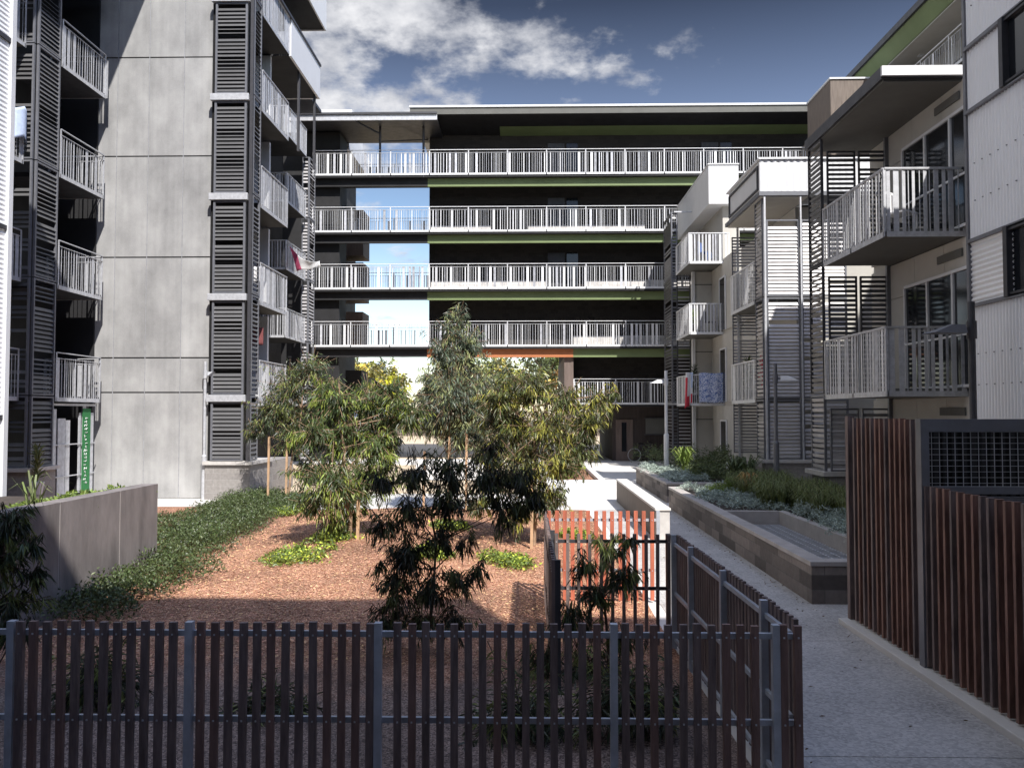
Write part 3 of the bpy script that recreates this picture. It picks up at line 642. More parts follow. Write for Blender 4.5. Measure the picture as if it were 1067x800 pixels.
for k in range(3):
    z0 = (1.2, ZF[0]+.1, ZF[1]+.1)[k]; z1 = (ZF[0]+.08, ZF[1]+.08, 8.68)[k]
    mb = MB(); louvre(mb, 'x', 6.62, 18.12, 18.95, z0, z1, 510+k, miss=.04, pitch=.115, bh=.072, tilt=.006, frame=.03)
    mb.build('louvre_screen', ['dark_steel' if k else 'grey_steel', 'louvre' if k else 'louvre_pale'], t); mb = MB()
    louvre(mb, 'y', 18.1, 6.72, 7.35, z0, z1-.3, 520+k, solid=True, miss=.02, pitch=.105, bh=.07, frame=.03)
    mb.build('louvre_screen', ['dark_steel' if k else 'grey_steel', 'louvre' if k else 'louvre_pale'], t); mb = MB()
    louvre(mb, 'y', 18.1, 7.42, 8.02, z0, z1-.3, 530+k, solid=True, miss=.02, pitch=.105, bh=.07, frame=.03)
    mb.build('louvre_screen', ['dark_steel' if k else 'grey_steel', 'louvre' if k else 'louvre_pale'], t)
part(t, 'post', 'grey_steel', (7.98, 8.08, 18.0, 18.08, 0, 8.7)); part(t, 'plinth', 'block_wall', (6.65, 8.1, 18.0, 19.1, 0, 1.1)); part(t, 'sill', 'kerb', (6.5, 8.1, 17.95, 19.15, 1.1, 1.2))

# ------------------------------------------------------------------ MIDDLE LOW BLOCK (right)
t = thing('apartment_building', 'middle right block with tall pale louvre screens and white ribbed parapet', 'building')
part(t, 'wall', 'beige', (8.12, 15, 24.3, 30.5, 0, 8.7))
for k, z in enumerate((0, ZF[0]+.13, ZF[1]+.13)):
    wall_boards(t, 8.08, 24.3, 30.5, z, z+2.8)
for k in (0, 1): balcony(t, 6.8, 8.1, 24.25, 27.0, ZF[k], 'l', 540+k*5, 'wide')
mb = MB(); mb.prism([(23.25, 8.78), (23.25, 8.9), (27.3, 8.9), (27.3, 8.78)], 'x', 6.68, 8.3); mb.build('canopy', 'grey_steel', t)
part(t, 'canopy', 'grey_steel', (8.3, 13, 23.25, 24.3, 8.78, 8.9)); part(t, 'canopy_soffit', 'beige', (6.75, 8.1, 23.3, 27.2, 8.74, 8.78))
mb = MB(); mb.corr('y', 23.32, 6.72, 13, 8.92, 9.85, True, .19, .012); mb.build('ribbed_parapet', 'white', t)
part(t, 'parapet_wall', 'white', (6.74, 6.8, 23.36, 27.0, 8.92, 9.83)); part(t, 'parapet_frame', 'dark_steel', (6.70, 6.74, 23.5, 26.9, 9.0, 9.06), (6.70, 6.74, 23.5, 26.9, 9.66, 9.72), (6.70, 6.74, 23.5, 23.6, 9.06, 9.66), (6.70, 6.74, 26.8, 26.9, 9.06, 9.66))
part(t, 'parapet_cap', 'pale', (6.68, 13, 23.26, 23.42, 9.85, 9.9), (6.68, 6.84, 23.42, 27.1, 9.85, 9.9))
for k in range(3):
    z0 = (1.17, ZF[0]+.1, ZF[1]+.1)[k]; z1 = (ZF[0]+.06, ZF[1]+.06, 8.1)[k]
    mb = MB(); louvre(mb, 'x', 6.82, 23.42, 24.15, z0, (z1 if k < 2 else 8.76), 550+k, miss=.04, pitch=.12, bh=.075, tilt=.006, frame=.03)
    mb.build('louvre_screen', ['grey_steel', 'louvre_pale'], t); mb = MB()
    louvre(mb, 'y', 23.38, 6.90, 7.86, z0, z1, 560+k, solid=True, miss=.02, pitch=.105, bh=.085)
    mb.build('louvre_screen', ['grey_steel', 'louvre_pale'], t); mb = MB()
    louvre(mb, 'y', 23.38, 7.90, 9.2, z0, z1, 570+k, solid=True, miss=.04, pitch=.105, bh=.085)
    mb.build('louvre_screen', ['grey_steel', 'louvre_pale'], t); mb = MB()
    louvre(mb, 'y', 27.1, 6.85, 8.05, z0, z1+.3, 580+k, solid=True, miss=.03, pitch=.105, bh=.07, frame=.03)
    mb.build('louvre_screen', ['grey_steel', 'louvre_pale'], t)
part(t, 'post', 'galv', (6.82, 6.87, 23.28, 23.33, 1.16, 8.78), (7.86, 7.90, 23.28, 23.33, 1.16, 8.78), (7.0, 7.06, 27.0, 27.06, 0, 8.7))
part(t, 'plinth', 'block_wall', (6.75, 13, 23.2, 23.5, 0, 1.08), (6.85, 8.1, 23.5, 27.2, 0, .9)); part(t, 'sill', 'kerb', (6.65, 13, 23.1, 23.56, 1.08, 1.16))

# ------------------------------------------------------------------ FAR LOW BLOCK (right)
t = thing('apartment_building', 'far right block with three stacked balconies below a smooth white roof box', 'building')
part(t, 'wall', 'beige', (8.12, 15, 31.2, 40.6, 0, 8.9))
for k, z in enumerate((0, ZF[0]+.13, ZF[1]+.13)):
    wall_boards(t, 8.08, 31.2, 35.4, z, z+2.8)
    d = part(t, 'door', 'glass', (8.02, 8.05, 32.9, 33.8, z+.02, z+2.15)); part(d, 'frame', 'pale', (8.0, 8.05, 32.83, 32.9, z, z+2.2), (8.0, 8.05, 33.8, 33.87, z, z+2.2), (8.0, 8.05, 32.9, 33.8, z+2.15, z+2.22))
    part(t, 'end_wall', 'beige', (7.3, 8.12, 35.4, 35.55, z, z+2.78)); part(t, 'panel_joint', 'soffit', (7.3, 8.12, 35.38, 35.4, z+2.2, z+2.24)); part(t, 'corner_post', 'pale', (7.18, 7.3, 35.3, 35.5, z, z+2.78))
for k in (0, 1, 2): balcony(t, 6.7, 8.35, 33.5, 36.4, ZF[k], 'lf', 600+k*5, 'wide')
mb = MB(); mb.box(7.53, 8.78, 33.5, 40.5, 11.2, 12.85); mb.build('roof_box', 'white', t, bevel=.01); part(t, 'parapet_cap', 'pale', (7.5, 8.8, 33.46, 40.5, 12.85, 12.9))
part(t, 'roof_wall', 'beige', (8.2, 8.9, 33.9, 40.5, 8.9, 11.2))
for k in range(3):
    z0 = (.6, ZF[0]+.1, ZF[1]+.1)[k]; z1 = ZF[k]+.06
    mb = MB(); louvre(mb, 'y', 36.5, 6.72, 7.35, z0, z1, 620+k, solid=True, miss=.03, pitch=.16, bh=.07); mb.build('louvre_screen', ['dark_steel', 'louvre_pale'], t)
for k in range(4):
    z0 = (.6, ZF[0]+.1, ZF[1]+.1, ZF[2]+.1)[k]; z1 = ZF[k]+.06
    mb = MB(); louvre(mb, 'y', 37.0, 6.58, 6.86, z0, z1, 630+k, miss=.05, pitch=.15, bh=.09); louvre(mb, 'x', 6.6, 37.05, 39, z0, z1, 640+k, miss=.05, pitch=.15, bh=.09); mb.build('louvre_screen', ['grey_steel', 'louvre'], t)
part(t, 'plinth', 'block_wall', (6.55, 8.1, 33.6, 39, 0, .55))
part(t, 'top_rail', 'galv', (6.7, 8.0, 36.9, 36.95, 11.7, 11.76))

# ------------------------------------------------------------------ NEAR CORRUGATED BUILDING (right edge)
t = thing('apartment_building', 'pale corrugated building with strip windows at the right edge', 'building')
part(t, 'wall', 'soffit', (6.60, 16, -3, 12.03, 0, 9.9)); part(t, 'upper_wall', 'soffit', (11, 22, -3, 15.3, 0, 15.6))
mb = MB()
for z0, z1 in ((0, 4.07), (5.03, 6.95), (7.92, 9.9)): mb.corr('x', 6.56, -3, 12.0, z0, z1, True, .076, .012)
for z0 in (4.07, 6.95):
    mb.corr('x', 6.56, 10.95 if z0 < 5 else 11.05, 12.0, z0, z0+.96, z0 > 5, .076, .012)
    mb.corr('x', 6.56, -3, 9.0, z0, z0+.96, z0 > 5, .076, .012)
mb.build('corrugated_cladding', 'corr', t)
for z0 in (4.07, 6.95):
    w = part(t, 'window', 'glass', (6.56, 6.60, 9.0, 11.05, z0+.03, z0+.93))
    part(w, 'frame', 'dark_steel', (6.47, 6.56, 10.97, 11.06, z0, z0+.96), (6.47, 6.56, 9.95, 10.01, z0+.05, z0+.93), (6.50, 6.56, 9.0, 10.97, z0+.9, z0+.96), (6.50, 6.56, 9.0, 10.97, z0, z0+.06))
part(t, 'flashing', 'grey_steel', *[(6.50, 6.57, -3, 12.02, z-.025, z+.025) for z in (4.07, 5.03, 6.95, 7.91)])
part(t, 'corner_trim', 'grey_steel', (6.52, 6.60, 12.0, 12.06, 0, 9.9))
mb = MB()
for z in (2.9, 3.35, 5.6, 6.15, 8.5):
    for i in range(60): mb.box(6.535, 6.55, i*.2+.03, i*.2+.045, z, z+.015)
mb.build('rivets', 'grey_steel', t)

# ------------------------------------------------------------------ RETAINING WALL + TERRACE (left)
t = thing('retaining_wall', 'tall smooth concrete retaining wall, half in shadow, on the left', 'wall')
mb = MB()
for a, b in zip([2, 4.6, 7.6, 9.75, 11.2], [4.6, 7.6, 9.75, 11.2, 12.35]): mb.box(-5.95, -5.7, a+.01, b-.01, -.1, 1.41)
mb.build('wall', 'retain', t); part(t, 'joint_seal', 'kerb', (-5.93, -5.706, 2, 12.3, -.1, 1.38))
g = MB(); g.box(-16, -5.95, -2, 12.3, 0, 1.22); struct(g.build('terrace_ground', 'soil'))
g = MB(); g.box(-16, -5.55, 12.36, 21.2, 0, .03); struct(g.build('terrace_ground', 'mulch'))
tag(part(None, 'kerb', 'kerb', (-7.6, -6.0, 17.4, 17.6, 0, .16), bevel=.015), 'short pale concrete kerb beside the end of the retaining wall', 'kerb')

# low wall beside the path
t = thing('path_wall', 'low timber faced wall with bright white top between the bed and path', 'wall')
part(t, 'wall', 'timber_grey', (2.5, 2.56, 16.0, 23, 0, .58)); part(t, 'wall', 'kerb', (2.56, 2.78, 16.0, 23, 0, .58)); part(t, 'coping', 'paving', (2.49, 2.80, 15.97, 23.02, .58, .63), bevel=.008)

# ------------------------------------------------------------------ PLANTERS (right)
def planter_near():
    t = thing('planter', 'long nearest raised planter of brown blocks with sunken grating', 'planter')
    part(t, 'block_wall', 'block', (3.7, 3.9, 10.7, 21.4, 0, .5)); part(t, 'block_wall', 'block', (3.9, 6.5, 10.7, 10.9, 0, .5)); part(t, 'block_wall', 'block', (3.9, 6.5, 21.2, 21.4, 0, .5))
    part(t, 'coping', 'coping', (3.68, 3.92, 10.68, 21.42, .5, .56), (3.92, 6.5, 10.68, 10.92, .5, .56), (3.92, 6.5, 21.18, 21.42, .5, .56), bevel=.006)
    part(t, 'pit_wall', 'coping', (4.95, 5.1, 10.92, 16.2, 0, .56), (3.92, 4.95, 16.1, 16.25, 0, .56))
    mb = MB(); mb.box(3.92, 4.95, 10.92, 16.1, .1, .2); mb.build('pit_floor', 'soil', t)
    mb = MB()
    y = 10.95
    while y < 16.1: mb.box(3.92, 4.95, y, y+.03, .27, .31); y += .115
    x = 3.95
    while x < 4.95: mb.box(x, x+.02, 10.92, 16.1, .272, .304); x += .16
    mb.build('grating', 'galv', t)
    part(t, 'soil', 'soil', (5.1, 6.62, 10.92, 21.18, 0, .5)); part(t, 'soil', 'soil', (3.92, 5.1, 16.25, 21.18, 0, .5))
    t = thing('planter', 'smaller far raised block planter under the first lamp post', 'planter')
    part(t, 'block_wall', 'block', (3.85, 4.05, 22.6, 29, 0, .5)); part(t, 'block_wall', 'block', (4.05, 6.5, 22.6, 22.8, 0, .5)); part(t, 'block_wall', 'block', (4.05, 6.5, 28.8, 29, 0, .5)); part(t, 'coping', 'coping', (3.83, 4.07, 22.58, 29, .5, .56), (4.07, 6.5, 22.58, 22.82, .5, .56), bevel=.006)
    part(t, 'soil', 'soil', (4.05, 6.5, 22.8, 28.8, 0, .52))
planter_near()

# ------------------------------------------------------------------ FENCES
def slat_fence(label, name, p, q, h, pitch, w, posts, rails, group, matn='timber_dark', side=1, seed=1, z0=.03, sd=.03, mixm=None, pm='galv_dull'):
    t = thing(name, label, 'fence', group)
    p = Vector((p[0], p[1], 0)); q = Vector((q[0], q[1], 0)); d = (q-p); Ln = d.length; d.normalize(); n = Vector((-d.y, d.x, 0))*side
    rnd = random.Random(seed); k = int(Ln/pitch); cnt = 0
    for i in range(k+1):
        if any(abs(i*pitch-s_) < .045 for s_ in posts) and h < 1.195: continue
        c = p+d*(i*pitch)+n*.03; mb = MB(); hh = h+rnd.uniform(-.006, .006); lean = d*rnd.uniform(-.004, .004)
        mb.bar(c+Vector((0, 0, z0)), c+lean+Vector((0, 0, hh)), w, sd, up=tuple(n))
        for z in rails:      # screw heads
            s_ = c+n*(sd/2); mb.m = 1; mb.box(s_.x-.005, s_.x+.005, s_.y-.005, s_.y+.005, z-.005, z+.005)
        mb.build('slat', [mixm if (mixm and rnd.random() < .3) else matn, 'galv'], t)
    for z in rails:
        mb = MB(); mb.bar(p+Vector((0, 0, z)), q+Vector((0, 0, z)), .025, .035); mb.build('rail', pm, t)
    for s in posts:
        c = p+d*s+n*(.02 if h < 1.195 else -.01); mb = MB(); mb.bar(c+Vector((0, 0, 0)), c+Vector((0, 0, h)), .045, .05, up=tuple(n)); mb.build('post', pm, t)
    return t
slat_fence('long dark timber slat fence across the bottom of the view', 'slat_fence', (-4.0, 5.1), (1.69, 5.1), 1.19, .0885, .046, [.74, 1.87, 3.06, 4.53, 5.53], [1.115, .585, .1], None, seed=2, side=-1, mixm='timber_mid')
slat_fence('timber slat fence running back along the left of the shaded path', 'slat_fence', (1.66, 5.2), (1.56, 8.72), 1.2, .085, .045, [.5, 1.55, 2.72, 3.5], [1.10, .58, .1], None, seed=3, side=-1)
slat_fence('short dark slat fence closing the back of the small enclosure', 'slat_fence', (1.5, 8.75), (.27, 8.75), 1.2, .12, .035, [0, 1.2], [1.12, .62], None, seed=4, side=1, pm='dark_steel')
slat_fence('sunlit orange timber slat fence behind the dark slat enclosure', 'slat_fence', (.27, 10.8), (1.72, 10.8), 1.2, .105, .05, [0, 1.45], [1.08, .42], None, 'timber_orange', seed=5, side=-1)
slat_fence('dark slat fence seen nearly edge on at the left of the enclosure', 'slat_fence', (.25, 7.2), (.25, 10.8), 1.2, .13, .05, [0, 1.8, 3.6], [1.1, .5], None, seed=6, side=1, pm='dark_steel')

# tall right screen + gate enclosure
t = thing('timber_screen', 'tall red brown batten screen and gate frame on the right of the path', 'screen')
mb = MB(); rnd = random.Random(8)
def battens(y0, y1, h, xo):
    y = y0
    while y < y1:
        b = MB(); x = 3.80+xo; b.box(x, x+.06, y, y+.035, .09, h+rnd.uniform(-.005, .005)); b.build('slat', 'timber_red' if rnd.random() < .65 else 'timber_dark', t); y += .118
battens(7.98, 9.62, 2.44, 0); battens(5.0, 7.84, 1.80, 0)
part(t, 'rail', 'dark_steel', (3.87, 3.91, 7.95, 9.7, 2.2, 2.28), (3.87, 3.91, 7.95, 9.7, 1.2, 1.26), (3.87, 3.91, 4.5, 7.85, 1.6, 1.66), (3.87, 3.91, 4.5, 7.85, .9, .96), (3.87, 3.91, 4.5, 9.7, .2, .27))
part(t, 'backing', 'black', (3.93, 3.95, 7.95, 9.7, .1, 2.4), (3.93, 3.95, 4.5, 7.85, .1, 1.72))
part(t, 'post', 'grey_steel', (3.78, 3.86, 7.86, 7.96, 0, 2.44)); part(t, 'post', 'grey_steel', (3.80, 3.86, 5.52, 5.60, 0, 1.74)); part(t, 'post', 'timber_dark', (3.79, 3.87, 9.66, 9.74, 0, 2.46))
part(t, 'beam', 'grey_steel', (3.86, 6.4, 7.86, 7.96, 2.32, 2.44)); part(t, 'lower_beam', 'grey_steel', (3.86, 6.4, 7.87, 7.95, 1.72, 1.79))
mb = MB(); x = 3.9
while x < 6.4: mb.box(x, x+.005, 7.90, 7.905, 1.79, 2.32); x += .075
z = 1.82
while z < 2.32: mb.box(3.86, 6.4, 7.896, 7.90, z, z+.004); z += .055
mb.build('wire_mesh', 'galv', t)
mb = MB(); x = 4.5
while x < 6.5: mb.box(x, x+.05, 9.5, 9.53, 0, 2.42); x += .11
mb.build('rear_slats', 'charcoal', t); part(t, 'rear_panel', 'black', (4.4, 6.5, 9.6, 9.64, 0, 2.4))
mb = MB(); mb.box(4.12, 4.16, 9.0, 9.03, 1.2, 2.3); mb.box(4.34, 4.38, 9.0, 9.03, 1.2, 2.3); mb.box(4.12, 4.38, 9.0, 9.03, 2.26, 2.3); mb.build('gate_frame', 'pale', t)
tag(part(None, 'kerb', 'paving', (3.68, 3.99, 4.0, 9.75, 0, .07), bevel=.01), 'pale concrete kerb strip along the foot of the tall batten screen', 'kerb')
mb = MB(); y = 5.0
for i in range(14): mb.box(4.0, 6.4, 7.4-i*.16, 7.45-i*.16, 1.70, 1.74)
tag(mb.build('pergola_slats', 'dark_steel', None), 'low flat steel slatted cover behind the batten screen', 'cover')

# ------------------------------------------------------------------ LAMP POSTS
def lamp(x, y, z0, h, ax, ay, label, m='grey_steel', head='pale', group='lamp posts in the courtyard', arm=.42, r=.045):
    t = thing('street_lamp', label, 'lamp post', group, (x, y, z0))
    mb = MB(); mb.cyl((0, 0, 0), (0, 0, 1.25), r*1.6, n=14); mb.cyl((0, 0, 1.25), (0, 0, h), r, n=14); mb.cyl((0, 0, 1.23), (0, 0, 1.29), r*1.75, r*1.1, n=14); mb.build('pole', m, t, smooth=False)
    a = Vector((ax, ay, 0)).normalized(); zh = h-.38
    mb = MB(); mb.cyl((0, 0, zh-.12), (0, 0, zh+.12), r*1.4, n=12); mb.bar((0, 0, zh), tuple(a*.16+Vector((0, 0, zh))), .05, .05); mb.build('bracket', m, t)
    n = Vector((-a.y, a.x, 0)); mb = MB()
    base = [a*.12-n*.10, a*.12+n*.10, a*(.12+arm)+n*.16, a*(.12+arm)-n*.16]
    lo = [Vector((p.x, p.y, zh-.05)) for p in base]; up = [a*.12-n*.05, a*.12+n*.05, a*.30+n*.06, a*.30-n*.06]; up = [Vector((p.x, p.y, zh+.07)) for p in up]
    mb.face(lo[::-1]); mb.face(up)
    for i in range(4): mb.face([lo[i], lo[(i+1) % 4], up[(i+1) % 4], up[i]])
    mb.build('lamp_head', head, t)
lamp(4.75, 27.9, .5, 3.45, -1, -.15, 'pale lamp post standing in the far planter by the path', 'pale', 'pale', r=.055)
lamp(6.28, 20.6, .5, 3.25, 1, -.25, 'slim grey lamp post in front of the middle louvre screens')
lamp(6.0, 11.0, .5, 3.5, -1, -.1, 'dark lamp post with shade against the corrugated wall, nearest right', 'dark_steel', 'grey_steel', arm=.5)
lamp(-9.42, 23.3, 0, 4.0, 1, -.3, 'grey lamp post beside the smooth concrete wall on the left', 'galv', 'galv', arm=.1)
t = thing('street_lamp', 'black street lamp standing beyond the open passage', 'lamp post', None, (-11.3, 58, 0))
mb = MB(); mb.cyl((0, 0, 0), (0, 0, 4.6), .09); mb.build('pole', 'black', t); mb = MB(); mb.cyl((0, 0, 4.6), (0, 0, 5.0), .5, .15, n=12); mb.cyl((.3, 0, 4.5), (.9, 0, 4.4), .12); mb.build('lamp_head', 'black', t)

# ------------------------------------------------------------------ FOLIAGE
def leaf(mb, p, d, l, w, rnd):
    d = d.normalized(); s = d.cross(Vector((rnd.uniform(-1, 1), rnd.uniform(-1, 1), rnd.uniform(-1, 1))))
    if s.length < .01: return
    s.normalize(); s *= w/2; c = d*l; b = Vector((0, 0, -l*.12))
    mb.face([p, p+c*.42+s, p+c+b, p+c*.42-s])
def tree(name, label, cat, base, top, clusters, n, ll, lw, leafm, barkm='bark', r=.035, droop=.9, group=None, stems=1, seed=1):
    rnd = random.Random(seed); b = Vector(base); tp = Vector(top); t = thing(name, label, cat, group, tuple(b))
    tr = MB(); pts = []
    K = 7
    for i in range(K+1):
        f = i/K; p = (tp-b)*f; p += Vector((rnd.uniform(-.05, .05), rnd.uniform(-.05, .05), 0))*(1 if 0 < i else 0); pts.append(p)
    for i in range(K): tr.cyl(pts[i], pts[i+1], r*(1-i/K*.75), r*(1-(i+1)/K*.75), n=8, caps=False)
    tr.build('trunk', barkm, t, smooth=True)
    br = MB(); cr = MB(); tot = sum(c[3]**2 for c in clusters)
    for c in clusters:
        cc = Vector(c[:3])-b; rad = c[3]; sq = c[4] if len(c) > 4 else 1.0
        # attach to trunk below the cluster
        f = min(.95, max(.25, (cc.z-rad*.6)/max(.1, (tp-b).z))); i = min(K-1, int(f*K)); a = pts[i]
        br.cyl(a, cc, r*.4, r*.15, n=5, caps=False)
        m = int(n*rad**2/tot); tw = max(6, m//16)
        for _ in range(tw):
            q_ = rnd.random(); cr.m = 1 if q_ < .22 else (2 if q_ > .56 else 0)
            v = Vector((rnd.gauss(0, 1), rnd.gauss(0, 1), rnd.gauss(0, 1))).normalized(); e = rad*(rnd.uniform(.3, 1.15)); e *= rnd.choice([1, 1, 1, 1.25, 1.45])
            end = cc+Vector((v.x*e, v.y*e, v.z*e*sq)); st = cc.lerp(end, rnd.uniform(.0, .35))
            br.bar(st, end, .006, .006)
            for j in range(16):
                f = rnd.uniform(.25, 1.0); p = st.lerp(end, f)+Vector((rnd.uniform(-1, 1), rnd.uniform(-1, 1), rnd.uniform(-1, 1)))*rad*.15
                d = v*.5+Vector((rnd.uniform(-.8, .8), rnd.uniform(-.8, .8), rnd.uniform(-.7, .4)-droop))
                leaf(cr, p, d, ll*rnd.uniform(.6, 1.25), lw*rnd.uniform(.7, 1.3), rnd)
    br.build('branches', barkm, t)
    cr.build('crown', [leafm, leafm+'_hi', leafm+'_lo'], t); return t
def at(px, py, Y):
    """point of the world at photo pixel, at distance Y along the courtyard (used only to read positions off the plan)"""
    return ((px-550)*Y/840, Y, E+(430-py)*Y/840)
def cl(px, py, Y, rpx, sq=1.0, dy=0):
    x, y, z = at(px, py, Y+dy); return (x, y, z, rpx*Y/840, sq)
G = 'young gum trees planted in the mulch garden'
rr = random.Random(77)
Y = 14
tree('gum_tree', 'bushy green gum sapling left of centre in the sunny mulch', 'tree', (-3.1, Y, hgt(-3.1, Y)), at(352, 400, Y),
     [cl(350, 415, Y, 26), cl(385, 418, Y, 30, dy=.3), cl(415, 425, Y, 22), cl(325, 448, Y, 22, dy=-.3), cl(355, 455, Y, 34, dy=.2), cl(392, 458, Y, 28), cl(322, 490, Y, 22), cl(345, 500, Y, 36, dy=-.4), cl(380, 495, Y, 26), cl(362, 535, Y, 24, dy=.2), cl(325, 525, Y, 22), cl(345, 428, Y, 26, dy=.5), cl(308, 455, Y, 15), cl(405, 408, Y, 20), cl(425, 432, Y, 20), cl(400, 440, Y, 24, dy=.6), cl(395, 500, Y, 22), cl(350, 550, Y, 20), cl(400, 475, Y, 20), cl(335, 410, Y, 18)], 17500, .14, .021, 'leaf_a', 'bark', .04, group=G, seed=11)
Y = 22
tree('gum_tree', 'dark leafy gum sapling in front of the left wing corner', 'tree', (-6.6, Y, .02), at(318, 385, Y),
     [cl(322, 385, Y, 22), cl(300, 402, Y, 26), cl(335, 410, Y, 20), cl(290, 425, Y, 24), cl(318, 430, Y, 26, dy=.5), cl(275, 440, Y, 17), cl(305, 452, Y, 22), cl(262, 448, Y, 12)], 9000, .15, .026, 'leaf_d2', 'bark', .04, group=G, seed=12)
Y = 20
tree('gum_tree', 'tallest grey green gum sapling rising in the centre', 'tree', (-2.0, Y, .03), at(475, 325, Y),
     [cl(477, 330, Y, 12, 1.2), cl(470, 345, Y, 17), cl(487, 358, Y, 20), cl(463, 368, Y, 22), cl(482, 382, Y, 26, dy=.4), cl(450, 398, Y, 20), cl(500, 400, Y, 20), cl(470, 412, Y, 34, dy=-.3), cl(440, 418, Y, 16), cl(495, 425, Y, 24), cl(450, 438, Y, 22), cl(478, 448, Y, 26), cl(500, 452, Y, 16)], 19000, .15, .025, 'leaf_b', 'bark', .045, group=G, seed=13)
Y = 14.5
tree('gum_tree', 'spreading olive gum sapling right of centre, its crown nearest the path', 'tree', (.1, Y, hgt(.1, Y)), at(558, 400, Y),
     [cl(520, 415, Y, 20), cl(555, 405, Y, 24), cl(590, 415, Y, 24), cl(622, 418, Y, 20), cl(642, 408, Y, 8), cl(530, 445, Y, 30, dy=.3), cl(570, 445, Y, 32), cl(605, 445, Y, 22), cl(545, 485, Y, 32), cl(580, 482, Y, 24, dy=-.3), cl(520, 500, Y, 20), cl(560, 520, Y, 22), cl(535, 395, Y, 15), cl(545, 465, Y, 22, dy=.5), cl(575, 515, Y, 18), cl(510, 470, Y, 24, dy=.4), cl(600, 470, Y, 22), cl(615, 440, Y, 22), cl(500, 520, Y, 20), cl(540, 535, Y, 18), cl(520, 430, Y, 24, dy=.6)], 18000, .14, .021, 'leaf_c', 'bark', .035, group=G, seed=14)
Y = 8.3
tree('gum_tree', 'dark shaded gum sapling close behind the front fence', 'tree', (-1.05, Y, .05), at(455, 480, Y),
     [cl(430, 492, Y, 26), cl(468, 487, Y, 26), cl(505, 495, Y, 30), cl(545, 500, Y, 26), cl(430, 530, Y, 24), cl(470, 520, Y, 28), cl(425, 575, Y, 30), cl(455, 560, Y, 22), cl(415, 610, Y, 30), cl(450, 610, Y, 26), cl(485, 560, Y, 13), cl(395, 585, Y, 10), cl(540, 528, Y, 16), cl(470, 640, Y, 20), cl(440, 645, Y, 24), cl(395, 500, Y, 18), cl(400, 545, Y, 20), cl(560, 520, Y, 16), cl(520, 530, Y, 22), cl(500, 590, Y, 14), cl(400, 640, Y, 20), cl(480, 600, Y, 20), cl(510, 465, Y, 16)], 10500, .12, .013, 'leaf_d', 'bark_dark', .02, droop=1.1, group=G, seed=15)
Y = 7.6
tree('gum_tree', 'slender shaded sapling growing inside the slat enclosure', 'tree', (.75, Y, 0), at(632, 555, Y),
     [cl(632, 570, Y, 17), cl(608, 590, Y, 16), cl(648, 598, Y, 22), cl(620, 620, Y, 18), cl(595, 640, Y, 22), cl(640, 660, Y, 20), cl(610, 690, Y, 30), cl(655, 560, Y, 10), cl(565, 690, Y, 24), cl(630, 740, Y, 30)], 4200, .12, .014, 'leaf_d2', 'bark_dark', .018, droop=1.1, group=G, seed=16)
Y = 6.2
tree('gum_tree', 'blurred low sapling at the far left before the retaining wall', 'tree', (-4.2, Y, 0), at(5, 530, Y),
     [cl(5, 545, Y, 24), cl(25, 570, Y, 18), cl(-5, 590, Y, 26), cl(28, 602, Y, 16), cl(10, 630, Y, 26), cl(-20, 560, Y, 25), cl(15, 660, Y, 20)], 2600, .11, .016, 'leaf_d2', 'bark_dark', .018, droop=1, group=G, seed=17)
# foliage low behind the front fence
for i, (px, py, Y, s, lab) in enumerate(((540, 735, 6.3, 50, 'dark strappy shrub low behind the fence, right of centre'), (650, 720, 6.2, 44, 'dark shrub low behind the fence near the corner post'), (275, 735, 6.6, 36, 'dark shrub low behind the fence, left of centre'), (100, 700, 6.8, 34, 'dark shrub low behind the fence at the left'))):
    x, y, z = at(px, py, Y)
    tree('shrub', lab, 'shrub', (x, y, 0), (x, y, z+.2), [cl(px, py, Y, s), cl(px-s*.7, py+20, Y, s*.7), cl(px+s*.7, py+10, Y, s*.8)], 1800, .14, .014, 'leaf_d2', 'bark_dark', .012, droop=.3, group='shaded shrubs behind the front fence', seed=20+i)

def scatter(mb, rnd, n, fn, ll, lw, up=.5):
    for _ in range(n):
        p = Vector(fn(rnd)); d = Vector((rnd.uniform(-1, 1), rnd.uniform(-1, 1), rnd.uniform(-.3, 1)*up+.1))
        leaf(mb, p, d, ll*rnd.uniform(.6, 1.3), lw*rnd.uniform(.7, 1.3), rnd)
# hedge band along the retaining wall sweeping to the left wing
mb = MB(); rnd = random.Random(31)
tops = []
for i in range(210):
    f = rnd.random()**1.0; y = 9.3+f*13.2
    xc = -5.3-(.75 if y > 12.4 else 0)-max(0, y-13)*.12; wd = .55 if y < 12.4 else .8
    x = xc+rnd.uniform(-.45, wd); h = rnd.uniform(.22, .42); rad = rnd.uniform(.22, .4); tops.append((x, y, h, rad))
for i in range(110):
    y = rnd.uniform(12.8, 22.6); x = rnd.uniform(-8.2, -6.4-(y-12.8)*.08); tops.append((x, y, rnd.uniform(.2, .4), rnd.uniform(.25, .4)))
for i in range(60):
    x = rnd.uniform(-8.3, -4.2); y = rnd.uniform(20.2, 22.8); tops.append((x, y, rnd.uniform(.2, .4), rnd.uniform(.25, .45)))
for (x, y, h, rad) in tops:
    for _ in range(190):
        mb.m = rnd.choice([0, 0, 1, 2, 2])
        a = rnd.uniform(0, 6.28); e = math.sqrt(rnd.random())*rad; z = h*math.sqrt(max(0, 1-(e/rad)**2))*rnd.uniform(.55, 1.1)+hgt(x, y)
        leaf(mb, Vector((x+math.cos(a)*e, y+math.sin(a)*e, z)), Vector((rnd.uniform(-1, 1), rnd.uniform(-1, 1), rnd.uniform(-.1, 1.3))), .06*rnd.uniform(.6, 1.3), .022, rnd)
